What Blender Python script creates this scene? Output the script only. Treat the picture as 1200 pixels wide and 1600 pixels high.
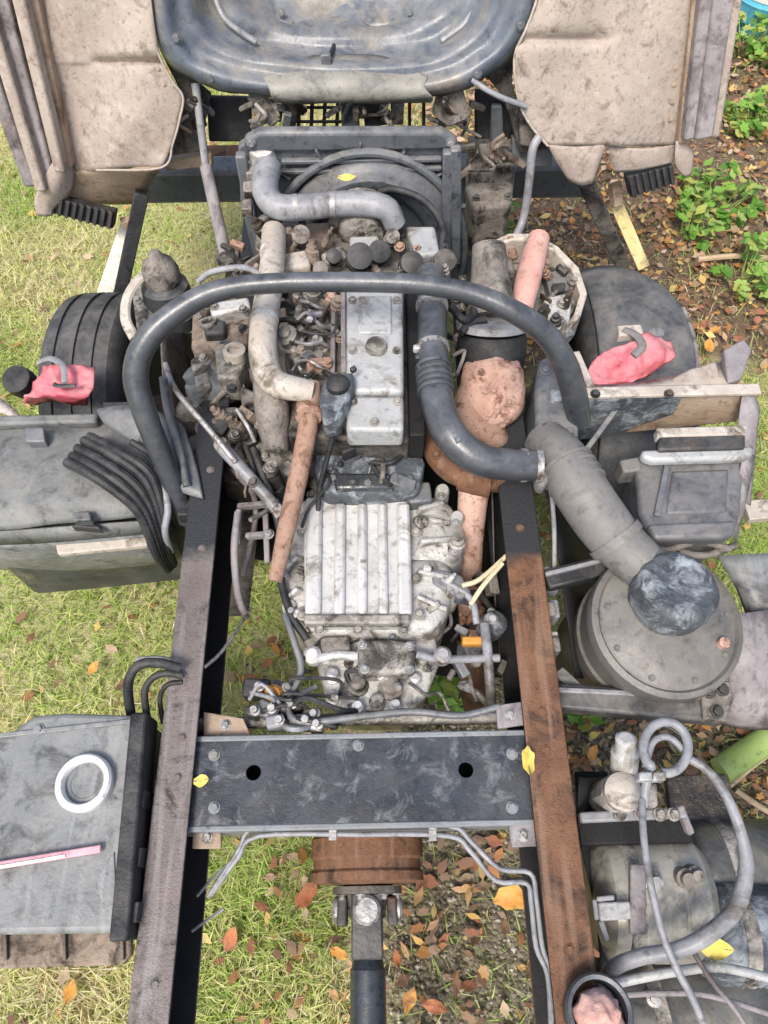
import bpy, bmesh, math, random
from mathutils import Vector, Matrix, noise
from mathutils.geometry import tessellate_polygon
random.seed(7)
SC = bpy.context.scene
for o in list(bpy.data.objects): bpy.data.objects.remove(o)
COL = SC.collection
R = math.radians

# ------------------------------------------------------------------ camera
F_PX, PW, PH = 1155.0, 1200.0, 1600.0
PITCH, YAW = R(62.0), R(1.12)
CAM = Vector((0.0376, 0.0, 2.55))
FW = Vector((math.sin(YAW)*math.cos(PITCH), math.cos(YAW)*math.cos(PITCH), -math.sin(PITCH)))
RT = Vector((math.cos(YAW), -math.sin(YAW), 0))
UP = RT.cross(FW)
cam = bpy.data.cameras.new('camera'); camo = bpy.data.objects.new('camera', cam); COL.objects.link(camo)
camo.matrix_world = Matrix(((RT.x, UP.x, -FW.x, CAM.x), (RT.y, UP.y, -FW.y, CAM.y), (RT.z, UP.z, -FW.z, CAM.z), (0, 0, 0, 1)))
cam.sensor_fit = 'VERTICAL'; cam.sensor_height = 32.0; cam.lens = F_PX/PH*32.0
cam.clip_start = 0.05; cam.clip_end = 600
SC.camera = camo

# ------------------------------------------------------------------ sky, sun, exposure
SUN_EL, SUN_AZ = 58.0, 205.0
w = bpy.data.worlds.new('World'); SC.world = w; w.use_nodes = True
nt = w.node_tree; nt.nodes.clear()
sky = nt.nodes.new('ShaderNodeTexSky'); sky.sky_type = 'NISHITA'; sky.sun_disc = False
sky.sun_elevation = R(SUN_EL); sky.sun_rotation = R(SUN_AZ)
sky.air_density = 1.0; sky.dust_density = 4.0; sky.ozone_density = 0.6
bg = nt.nodes.new('ShaderNodeBackground'); bg.inputs['Strength'].default_value = 0.115
wo = nt.nodes.new('ShaderNodeOutputWorld')
nt.links.new(sky.outputs[0], bg.inputs[0]); nt.links.new(bg.outputs[0], wo.inputs[0])
sun = bpy.data.lights.new('sun', 'SUN'); sun.energy = 1.5; sun.angle = R(17); sun.color = (1, 0.955, 0.89)
suno = bpy.data.objects.new('sun', sun); COL.objects.link(suno)
az, el = R(SUN_AZ), R(SUN_EL)
sd = Vector((math.sin(az)*math.cos(el), math.cos(az)*math.cos(el), math.sin(el)))
suno.rotation_euler = sd.to_track_quat('Z', 'Y').to_euler()
suno.location = sd*10
vs = SC.view_settings
vs.view_transform = 'Standard'; vs.look = 'None'; vs.exposure = 0.92; vs.gamma = 1.0; vs.use_curve_mapping = False

SC.cycles.use_adaptive_sampling = True; SC.cycles.adaptive_threshold = .03; SC.cycles.use_light_tree = False; SC.cycles.max_bounces = 5; SC.cycles.diffuse_bounces = 3; SC.cycles.glossy_bounces = 3; SC.cycles.caustics_reflective = False; SC.cycles.caustics_refractive = False

# ------------------------------------------------------------------ points of the place from what the lens shows at a given real height
def ray(u, v): return FW + RT*((u-PW/2)/F_PX) - UP*((v-PH/2)/F_PX)
def P(u, v, z):
    d = ray(u, v); return CAM + d*((z-CAM.z)/d.z)
def PY(u, v, y):
    d = ray(u, v); return CAM + d*((y-CAM.y)/d.y)
CN = Vector((0, -3, 1)).normalized(); CP = Vector((0, 2.0, 1.06))       # floor plane of the tipped cab
def PC(u, v, d=0.0):
    r = ray(u, v); p = CP + CN*d
    return CAM + r*((p-CAM).dot(CN)/r.dot(CN))
def SZ(v, z, px): return px*(CAM.z-z)/(F_PX*math.sin(PITCH)+(v-PH/2)*math.cos(PITCH))

# ------------------------------------------------------------------ materials
MATS = {}
def L(c): return (c[0], c[1], c[2], 1)
def mat(name, c1, c2, rough=.7, metal=0.0, scale=9.0, bump=.25, dust=None, spot=None, spot_amt=.35, spot_scale=5.0, streak=None, spec=.4, fine=120.0, coat=0):
    m = bpy.data.materials.new(name); m.use_nodes = True; MATS[name] = m
    t = m.node_tree; N = t.nodes; K = t.links
    b = N['Principled BSDF']; b.inputs['Metallic'].default_value = metal
    b.inputs['Specular IOR Level'].default_value = spec
    tc = N.new('ShaderNodeTexCoord'); oi = N.new('ShaderNodeObjectInfo')
    ml = N.new('ShaderNodeMath'); ml.operation = 'MULTIPLY'; ml.inputs[1].default_value = 37.0; K.new(oi.outputs['Random'], ml.inputs[0])
    av = N.new('ShaderNodeVectorMath'); av.operation = 'ADD'; K.new(tc.outputs['Object'], av.inputs[0]); K.new(ml.outputs[0], av.inputs[1])
    def nz(s, det=6, rg=.6, dist=0.0, vec=None):
        n = N.new('ShaderNodeTexNoise'); n.inputs['Scale'].default_value = s; n.inputs['Detail'].default_value = det
        n.inputs['Roughness'].default_value = rg; n.inputs['Distortion'].default_value = dist
        K.new(vec or av.outputs[0], n.inputs['Vector']); return n.outputs['Fac']
    def rng(src, a, c):
        r = N.new('ShaderNodeMapRange'); r.inputs['From Min'].default_value = a; r.inputs['From Max'].default_value = c; K.new(src, r.inputs['Value']); return r.outputs[0]
    def mix(f, a, c):
        x = N.new('ShaderNodeMix'); x.data_type = 'RGBA'
        if isinstance(f, float): x.inputs[0].default_value = f
        else: K.new(f, x.inputs[0])
        for s, k in ((a, 6), (c, 7)):
            if isinstance(s, tuple): x.inputs[k].default_value = L(s)
            else: K.new(s, x.inputs[k])
        return x.outputs[2]
    col = mix(rng(nz(scale, 5, .65, .3), .33, .67), c1, c2)
    # fine mottling
    f2 = nz(fine, 2, .7)
    col = mix(rng(f2, .58, .80), col, mix(.22, col, tuple(min(1, x*1.6+.02) for x in c2)))
    f3 = nz(fine*.37, 3, .6)
    col = mix(rng(f3, .44, .27), col, mix(.6, col, tuple(x*.3 for x in c1)))
    rgh = f3
    rr = N.new('ShaderNodeMapRange'); rr.inputs['To Min'].default_value = max(.05, rough-.14); rr.inputs['To Max'].default_value = min(1, rough+.14); K.new(rgh, rr.inputs['Value'])
    ro = rr.outputs[0]
    if spot:
        sm = rng(nz(spot_scale, 6, .7, .6), .62-spot_amt*.35, .74-spot_amt*.35)
        col = mix(sm, col, mix(rng(f3, .35, .65), spot, tuple(x*.6 for x in spot)))
    if streak:
        mp = N.new('ShaderNodeMapping'); mp.inputs['Scale'].default_value = (1, .08, 1); K.new(av.outputs[0], mp.inputs['Vector'])
        col = mix(rng(nz(40, 2, .6, 0, mp.outputs[0]), .52, .68), col, mix(.55, col, streak))
    if dust:
        ge = N.new('ShaderNodeNewGeometry'); sx = N.new('ShaderNodeSeparateXYZ'); K.new(ge.outputs['Normal'], sx.inputs[0])
        a = rng(sx.outputs['Z'], .15, .95); n1 = rng(nz(14, 4, .7, .4), .36, .64)
        mm = N.new('ShaderNodeMath'); mm.operation = 'MULTIPLY'; K.new(a, mm.inputs[0]); K.new(n1, mm.inputs[1])
        m2 = N.new('ShaderNodeMath'); m2.operation = 'MULTIPLY'; m2.inputs[1].default_value = dust[1]; K.new(mm.outputs[0], m2.inputs[0])
        col = mix(m2.outputs[0], col, dust[0])
    K.new(col, b.inputs['Base Color']); K.new(ro, b.inputs['Roughness'])
    if coat: b.inputs['Coat Weight'].default_value = coat; b.inputs['Coat Roughness'].default_value = .25
    bp = N.new('ShaderNodeBump'); bp.inputs['Strength'].default_value = bump; bp.inputs['Distance'].default_value = .006
    ad = N.new('ShaderNodeMath'); ad.operation = 'ADD'; K.new(f2, ad.inputs[0]); K.new(f3, ad.inputs[1])
    K.new(ad.outputs[0], bp.inputs['Height']); K.new(bp.outputs[0], b.inputs['Normal'])
    return m

DUST = (.42, .385, .335)
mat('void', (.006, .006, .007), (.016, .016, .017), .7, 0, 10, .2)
mat('blackmetal', (.016, .017, .019), (.045, .045, .047), .5, 0, 10, .2, (DUST, .16), spot=(.16, .085, .05), spot_amt=.05)
mat('darkplastic', (.03, .033, .037), (.085, .09, .098), .5, 0, 7, .2, (DUST, .35), spot=(.2, .185, .165), spot_amt=.18)
mat('hoop', (.034, .039, .046), (.055, .061, .07), .34, 0, 5, .08, ((.33, .34, .36), .30), spot=(.12, .115, .11), spot_amt=.10, spot_scale=18, spec=.6)  # grey dust that also paints in the highlight on the upper side
mat('blackgloss', (.018, .022, .027), (.05, .058, .066), .28, 0, 9, .1, None, spot=(.14, .13, .12), spot_amt=.1, spec=.6)
mat('slate', (.085, .096, .108), (.145, .157, .172), .45, 0, 5, .18, (DUST, .34), spot=(.045, .05, .056), spot_amt=.25, spot_scale=11, spec=.5)
mat('tunnel', (.062, .082, .115), (.155, .178, .205), .36, 0, 4, .15, (DUST, .4), spot=(.26, .24, .20), spot_amt=.34, spot_scale=4.5, spec=.5)
mat('tunnel_lip', (.20, .195, .17), (.34, .325, .285), .5, 0, 6, .25, (DUST, .3), spot=(.10, .11, .115), spot_amt=.32)
mat('beige', (.36, .295, .25), (.45, .385, .33), .9, 0, 4, .25, None, spot=(.28, .225, .185), spot_amt=.25, spot_scale=16, streak=(.51, .45, .395), fine=220)
mat('lilac', (.20, .18, .185), (.34, .315, .315), .7, 0, 9, .25, None, spot=(.11, .09, .085), spot_amt=.3, streak=(.14, .12, .12))
mat('alloy', (.55, .545, .52), (.70, .69, .66), .4, .25, 7, .2, None, spot=(.36, .33, .28), spot_amt=.28, spot_scale=10)
mat('alloydirty', (.19, .175, .15), (.43, .405, .365), .55, .15, 14, .5, (DUST, .22), spot=(.05, .042, .035), spot_amt=.42, spot_scale=13)
mat('alloymid', (.40, .39, .365), (.60, .585, .55), .45, .2, 10, .35, None, spot=(.17, .15, .125), spot_amt=.30, spot_scale=16)
mat('casting', (.12, .105, .092), (.28, .25, .22), .7, .05, 18, .55, (DUST, .3), spot=(.03, .026, .022), spot_amt=.4, spot_scale=13)
mat('oily', (.016, .013, .010), (.06, .048, .036), .3, 0, 14, .5, None, spot=(.15, .115, .08), spot_amt=.25, spot_scale=14, spec=.6)
mat('browndirt', (.19, .145, .11), (.33, .27, .215), .9, 0, 10, .5, None, spot=(.09, .07, .055), spot_amt=.35, spot_scale=12)
mat('dirtyiron', (.045, .04, .035), (.13, .115, .10), .7, .05, 15, .5, (DUST, .28), spot=(.014, .013, .012), spot_amt=.35, spot_scale=10)
mat('cream', (.42, .37, .31), (.60, .555, .49), .6, 0, 9, .3, None, spot=(.22, .18, .14), spot_amt=.28, spot_scale=9)
mat('covergrey', (.34, .355, .36), (.50, .515, .515), .48, .1, 7, .25, (DUST, .25), spot=(.2, .18, .15), spot_amt=.28, spot_scale=9)
mat('rust', (.125, .06, .032), (.22, .11, .058), .72, 0, 9, .5, None, spot=(.075, .042, .027), spot_amt=.30, spot_scale=11, streak=(.29, .18, .12), fine=260)
mat('rustgrey', (.13, .108, .098), (.20, .172, .16), .5, 0, 7, .35, None, spot=(.065, .05, .043), spot_amt=.28, spot_scale=14, streak=(.30, .28, .275), fine=260)
mat('pinkrust', (.47, .28, .215), (.60, .41, .335), .88, 0, 12, .45, None, spot=(.27, .13, .085), spot_amt=.30, spot_scale=26, fine=240)
mat('rustpipe', (.31, .185, .13), (.41, .275, .21), .8, 0, 10, .35, None, spot=(.19, .10, .06), spot_amt=.28, spot_scale=24, fine=260)
mat('salmon', (.58, .30, .25), (.66, .42, .36), .7, 0, 10, .25, None, spot=(.48, .40, .33), spot_amt=.25)
mat('red', (.56, .09, .125), (.66, .22, .24), .6, 0, 8, .15, ((.68, .45, .45), .35), spot=(.38, .07, .09), spot_amt=.2, spot_scale=14)
mat('steel', (.30, .295, .285), (.45, .44, .43), .5, .4, 20, .3, None, spot=(.16, .12, .09), spot_amt=.3, spot_scale=30)
mat('hosegrey', (.20, .205, .22), (.34, .345, .355), .42, 0, 20, .12, None, spot=(.13, .115, .10), spot_amt=.2)
mat('white', (.72, .71, .68), (.8, .79, .77), .5, 0, 8, .1, None, spot=(.55, .5, .45), spot_amt=.12)
mat('duct', (.15, .146, .142), (.20, .195, .19), .55, 0, 5, .12, (DUST, .28), spot=(.10, .096, .09), spot_amt=.15, spot_scale=14)
mat('filter', (.125, .12, .112), (.18, .172, .16), .42, .1, 5, .12, (DUST, .26), spot=(.22, .18, .15), spot_amt=.12, spot_scale=16)
mat('mottled', (.045, .053, .062), (.105, .118, .13), .55, 0, 12, .5, None, spot=(.32, .355, .38), spot_amt=.40, spot_scale=16)
mat('boxgrey', (.09, .095, .104), (.145, .15, .16), .42, 0, 5, .15, (DUST, .28), spot=(.06, .062, .067), spot_amt=.2, spot_scale=12)
mat('tankgrey', (.165, .178, .182), (.235, .247, .248), .45, 0, 5, .2, (DUST, .2), spot=(.10, .106, .11), spot_amt=.26, spot_scale=12, streak=(.32, .335, .335))
mat('coverdust', (.11, .12, .12), (.20, .21, .205), .55, 0, 5, .25, (DUST, .3), spot=(.05, .055, .057), spot_amt=.30, spot_scale=9)
mat('rubber', (.011, .012, .014), (.032, .034, .037), .6, 0, 14, .3, (DUST, .10))
mat('guard', (.05, .055, .062), (.085, .092, .10), .5, 0, 6, .2, (DUST, .3), spot=(.14, .14, .14), spot_amt=.15, spot_scale=16)
mat('tyre', (.032, .035, .04), (.066, .07, .077), .7, 0, 8, .3, (DUST, .22))
mat('khaki', (.36, .34, .285), (.48, .46, .40), .35, .2, 4, .12, (DUST, .2), spot=(.17, .175, .165), spot_amt=.30, spot_scale=5, spec=.6)
mat('tankdark', (.03, .035, .038), (.10, .107, .108), .38, .1, 7, .15, (DUST, .22), spot=(.20, .19, .15), spot_amt=.25)
mat('tan', (.36, .26, .18), (.46, .36, .27), .85, 0, 8, .3, None, spot=(.27, .19, .13), spot_amt=.25)
mat('yellowpaint', (.74, .60, .25), (.80, .70, .38), .5, 0, 8, .1, None, spot=(.45, .36, .2), spot_amt=.15)
mat('creampaint', (.78, .74, .62), (.80, .78, .68), .5, 0, 8, .1)
mat('plate', (.014, .017, .022), (.045, .053, .064), .24, 0, 8, .15, (DUST, .08), spot=(.17, .18, .19), spot_amt=.26, spot_scale=18, spec=.7, fine=200)
mat('plateedge', (.17, .185, .2), (.26, .275, .285), .5, 0, 9, .2, None, spot=(.3, .27, .22), spot_amt=.2)
mat('green', (.28, .40, .10), (.40, .52, .17), .6, 0, 6, .1, None, spot=(.45, .45, .2), spot_amt=.2)
mat('twig', (.45, .33, .20), (.58, .46, .30), .8, 0, 12, .3)
mat('pinkstripe', (.70, .28, .34), (.76, .45, .48), .5, 0, 12, .1)
mat('cableyellow', (.55, .47, .28), (.66, .60, .42), .6, 0, 12, .1)
mat('blueplastic', (.10, .42, .62), (.16, .52, .70), .4, 0, 5, .05)
mat('leafyellow', (.70, .52, .08), (.78, .64, .18), .6, 0, 20, .2, None, spot=(.5, .33, .06), spot_amt=.15)
mat('leaforange', (.60, .26, .04), (.70, .38, .10), .6, 0, 20, .2, None, spot=(.32, .13, .04), spot_amt=.2)
mat('leafrust', (.42, .13, .05), (.52, .22, .10), .65, 0, 20, .2, None, spot=(.2, .08, .04), spot_amt=.2)

def blend_rail(name, paint, rust1, rust2, y_edge):
    """frame rail: black paint towards the front, bare rust towards the rear, ragged border (the paint itself ends there)"""
    m = MATS['rust'].copy() if rust1 == 'rust' else MATS['rustgrey'].copy(); m.name = name; MATS[name] = m
    t = m.node_tree; N = t.nodes; K = t.links; b = N['Principled BSDF']
    src = b.inputs['Base Color'].links[0].from_socket
    ge = N.new('ShaderNodeNewGeometry'); sx = N.new('ShaderNodeSeparateXYZ'); K.new(ge.outputs['Position'], sx.inputs[0])
    n = N.new('ShaderNodeTexNoise'); n.inputs['Scale'].default_value = 14; n.inputs['Detail'].default_value = 6; K.new(ge.outputs['Position'], n.inputs['Vector'])
    a = N.new('ShaderNodeMath'); a.operation = 'MULTIPLY_ADD'; a.inputs[1].default_value = .12; K.new(n.outputs[0], a.inputs[0]); K.new(sx.outputs['Y'], a.inputs[2])
    r = N.new('ShaderNodeMapRange'); r.inputs['From Min'].default_value = y_edge+.05; r.inputs['From Max'].default_value = y_edge+.09; K.new(a.outputs[0], r.inputs['Value'])
    x = N.new('ShaderNodeMix'); x.data_type = 'RGBA'; K.new(r.outputs[0], x.inputs[0]); K.new(src, x.inputs[6]); x.inputs[7].default_value = L(paint)
    K.new(x.outputs[2], b.inputs['Base Color'])
    return m

# ------------------------------------------------------------------ mesh helpers
ORG = {}
def finish(name, verts, faces, material, parent=None, bevel=0.0, smooth=True, angle=35, seg=2, rough=0.0, origin=None):
    """one mesh object; vertices come in world metres, the origin goes to their middle"""
    if origin is None:
        lo = [min(v[i] for v in verts) for i in range(3)]; hi = [max(v[i] for v in verts) for i in range(3)]
        origin = Vector([(lo[i]+hi[i])/2 for i in range(3)])
    me = bpy.data.meshes.new(name)
    me.from_pydata([Vector(v)-origin for v in verts], [], faces)
    bm = bmesh.new(); bm.from_mesh(me); bmesh.ops.recalc_face_normals(bm, faces=bm.faces); bm.to_mesh(me); bm.free()
    for p in me.polygons: p.use_smooth = smooth
    if smooth: me.set_sharp_from_angle(angle=R(angle))
    me.materials.append(MATS[material] if isinstance(material, str) else material)
    o = bpy.data.objects.new(name, me); COL.objects.link(o)
    po = ORG.get(parent.name, Vector()) if parent else Vector()
    o.parent = parent; o.location = origin-po; ORG[o.name] = origin
    if bevel:
        b = o.modifiers.new('bevel', 'BEVEL'); b.width = bevel; b.segments = seg; b.limit_method = 'ANGLE'; b.angle_limit = R(40)
    if rough: wobble(o, rough)
    return o
def wobble(o, s, scale=.12):
    tx = bpy.data.textures.get('dents%.3f' % scale)
    if not tx: tx = bpy.data.textures.new('dents%.3f' % scale, 'CLOUDS'); tx.noise_scale = scale; tx.noise_depth = 2
    d = o.modifiers.new('dents', 'DISPLACE'); d.texture = tx; d.texture_coords = 'GLOBAL'; d.strength = s; d.mid_level = .5
def thing(name, label, cat, loc, group=None):
    o = bpy.data.objects.new(name, None); COL.objects.link(o); o.empty_display_size = .1
    o.location = loc; ORG[o.name] = Vector(loc); o['label'] = label; o['category'] = cat
    if group: o['group'] = group
    return o
def tag(o, label, cat, group=None):
    o['label'] = label; o['category'] = cat
    if group: o['group'] = group
    return o
def setting(o, kind='structure'): o['kind'] = kind; return o

def cr(pts, k):
    """Catmull-Rom through pts (vectors or number tuples)"""
    if k < 2 or len(pts) < 3: return [Vector(p) for p in pts]
    pts = [Vector(p) for p in pts]; q = [pts[0]*2-pts[1]]+pts+[pts[-1]*2-pts[-2]]; out = []
    for i in range(1, len(q)-2):
        a, b, c, d = q[i-1:i+3]
        for j in range(k):
            t = j/k; out.append(.5*((2*b)+(c-a)*t+(2*a-5*b+4*c-d)*t*t+(3*b-a-3*c+d)*t**3))
    out.append(pts[-1]); return out
def tube_data(pts, r, n=10, k=5, flat=1.0, up=None):
    rs = r if isinstance(r, (list, tuple)) else [r]*len(pts)
    q = cr([(p[0], p[1], p[2]) for p in pts], k); m = len(q)
    rr = [rs[0]]*m if len(set(rs)) == 1 else [(lambda x: rs[int(x)]+(rs[min(int(x)+1, len(rs)-1)]-rs[int(x)])*(x-int(x)))(i*(len(rs)-1)/(m-1)) for i in range(m)]
    V, Fc = [], []
    t0 = (q[1]-q[0]).normalized(); nr = (up or Vector((0, 0, 1))); 
    if abs(nr.dot(t0)) > .95: nr = Vector((1, 0, 0))
    nr = (nr-t0*nr.dot(t0)).normalized()
    for i, p in enumerate(q):
        t = (q[min(i+1, m-1)]-q[max(i-1, 0)])
        if t.length < 1e-9: t = t0
        t.normalize(); nr = nr-t*nr.dot(t); nr.normalize(); bn = t.cross(nr)
        for j in range(n):
            a = 2*math.pi*j/n; V.append(p+nr*(math.cos(a)*rr[i]*flat)+bn*(math.sin(a)*rr[i]))
    for i in range(m-1):
        for j in range(n):
            j2 = (j+1) % n; Fc.append((i*n+j, i*n+j2, (i+1)*n+j2, (i+1)*n+j))
    Fc.append(tuple(range(n))[::-1]); Fc.append(tuple((m-1)*n+j for j in range(n)))
    return V, Fc
def tube(name, pts, r, material, parent=None, n=10, k=5, flat=1.0, up=None, bevel=0):
    return finish(name, *tube_data(pts, r, n, k, flat, up), material, parent, bevel, angle=50)
def ptube(name, uvz, px, material, parent=None, **kw):
    """tube along (u, v, z) points, px wide where it starts"""
    pts = [P(*a) for a in uvz]
    if isinstance(px, (list, tuple)): r = [SZ(a[1], a[2], x)/2 for a, x in zip(uvz, px)]
    else: r = SZ(uvz[0][1], uvz[0][2], px)/2
    return tube(name, pts, r, material, parent, **kw)
def lathe(name, base, axis, prof, material, parent=None, n=28, bevel=0, squash=None):
    """prof: (radius, height along axis)"""
    axis = Vector(axis).normalized(); a = axis.orthogonal().normalized(); b = axis.cross(a); base = Vector(base); V, Fc = [], []
    if squash: a, b = Vector(squash[0]), Vector(squash[1])
    for r, h in prof:
        for j in range(n):
            t = 2*math.pi*j/n; V.append(base+axis*h+a*(math.cos(t)*r)+b*(math.sin(t)*r))
    for i in range(len(prof)-1):
        for j in range(n):
            j2 = (j+1) % n; Fc.append((i*n+j, i*n+j2, (i+1)*n+j2, (i+1)*n+j))
    Fc.append(tuple(range(n))[::-1]); Fc.append(tuple((len(prof)-1)*n+j for j in range(n)))
    return finish(name, V, Fc, material, parent, bevel, angle=32)
def prism(name, top, down, material, parent=None, bevel=.004, taper=1.0, holes=(), seg=2, rough=0.0):
    """outline (world points) pushed along the vector down; taper scales the far end; holes are outlines cut right through"""
    top = [Vector(p) for p in top]; dn = Vector(down); c = sum(top, Vector())/len(top)
    loops = [top]+[[Vector(p) for p in h] for h in holes]
    flat = [p for l in loops for p in l]; n = len(flat)
    V = flat+[c+(p-c)*taper+dn for p in flat]; Fc = []
    if holes:
        for tri in tessellate_polygon(loops): Fc.append(tuple(tri)); Fc.append(tuple(n+i for i in reversed(tri)))
    else: Fc.append(tuple(range(n))); Fc.append(tuple(n+i for i in reversed(range(n))))
    s = 0
    for l in loops:
        m = len(l)
        for i in range(m):
            a, b = s+i, s+(i+1) % m; Fc.append((a, b, n+b, n+a))
        s += m
    return finish(name, V, Fc, material, parent, bevel, seg=seg, rough=rough)
def pp(name, uv, z, h, material, parent=None, **kw):
    """prism whose top outline is seen at uv at height z, h metres deep"""
    return prism(name, [P(u, v, z) for u, v in uv], (0, 0, -h), material, parent, **kw)
def boxd(c, s, M=None):
    V = []
    for x in (-.5, .5):
        for y in (-.5, .5):
            for z in (-.5, .5):
                p = Vector((x*s[0], y*s[1], z*s[2])); V.append((M @ p if M else p)+Vector(c))
    return V, [(0, 1, 3, 2), (4, 6, 7, 5), (0, 4, 5, 1), (2, 3, 7, 6), (0, 2, 6, 4), (1, 5, 7, 3)]
def box(name, c, s, material, parent=None, rot=(0, 0, 0), bevel=.004, **kw):
    from mathutils import Euler
    return finish(name, *boxd(c, s, Euler(rot).to_matrix()), material, parent, bevel, **kw)
def bar(name, a, b, wid, hgt, material, parent=None, bevel=.003, up=(0, 0, 1)):
    """straight bar from a to b, wid across and hgt along up"""
    a, b = Vector(a), Vector(b); d = (b-a).normalized(); s = d.cross(Vector(up)).normalized(); u = s.cross(d); V = []
    for p in (a, b):
        for i, j in ((-1, -1), (1, -1), (1, 1), (-1, 1)): V.append(p+s*(i*wid/2)+u*(j*hgt/2))
    return finish(name, V, [(0, 1, 2, 3), (7, 6, 5, 4), (0, 4, 5, 1), (1, 5, 6, 2), (2, 6, 7, 3), (3, 7, 4, 0)], material, parent, bevel)
def patch(name, rows, material, parent=None, k=5, thick=.004, smooth=True, rough=0.0, angle=60):
    """smooth sheet through a grid of world points"""
    R1 = [cr(r, k) for r in rows]; cols = [cr([r[j] for r in R1], k) for j in range(len(R1[0]))]
    nj, ni = len(cols), len(cols[0]); V = [cols[j][i] for i in range(ni) for j in range(nj)]
    Fc = [(i*nj+j, i*nj+j+1, (i+1)*nj+j+1, (i+1)*nj+j) for i in range(ni-1) for j in range(nj-1)]
    o = finish(name, V, Fc, material, parent, 0, smooth, angle)
    if rough: wobble(o, rough)
    if thick: s = o.modifiers.new('sheet', 'SOLIDIFY'); s.thickness = thick; s.offset = 0
    return o
HEX = {}
def bolt(parent, p, r=.009, h=.008, axis=(0, 0, 1), material='steel', name='bolt'):
    """hexagon head with washer; alike bolts share their mesh"""
    key = (round(r, 4), round(h, 4), material)
    if key not in HEX:
        V, Fc = [], []
        for rr, z, n in ((1.35, 0, 12), (1.35, .25, 12), (1.0, .25, 6), (1.0, .9, 6), (.82, 1.0, 6)):
            pass
        def ring(rad, z, n=6): 
            s = len(V)
            for j in range(n): a = 2*math.pi*j/n; V.append((rad*r*math.cos(a), rad*r*math.sin(a), z*h))
            return [s+j for j in range(n)]
        A = [ring(1.4, 0, 12), ring(1.4, .3, 12)]; Fc += [(A[0][j], A[0][(j+1) % 12], A[1][(j+1) % 12], A[1][j]) for j in range(12)]+[tuple(A[1])]
        B = [ring(1, .3), ring(1, 1.15), ring(.8, 1.3)]
        for q in (0, 1): Fc += [(B[q][j], B[q][(j+1) % 6], B[q+1][(j+1) % 6], B[q+1][j]) for j in range(6)]
        Fc.append(tuple(B[2]))
        me = bpy.data.meshes.new(name); me.from_pydata(V, [], Fc); me.materials.append(MATS[material]); HEX[key] = me
    o = bpy.data.objects.new(name, HEX[key]); COL.objects.link(o)
    o.parent = parent; o.location = Vector(p)-ORG[parent.name]; o.rotation_euler = Vector(axis).to_track_quat('Z', 'Y').to_euler(); o.rotation_euler.rotate_axis('Z', random.random())
    ORG[o.name] = Vector(p); return o
def clamp(parent, p, axis, r, material='steel', wd=.014):
    """worm-drive hose clamp"""
    o = lathe('hose_clamp', Vector(p)-Vector(axis).normalized()*wd/2, axis, [(r, 0), (r*1.06, 0), (r*1.06, wd), (r, wd)], material, parent, n=20); return o

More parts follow.
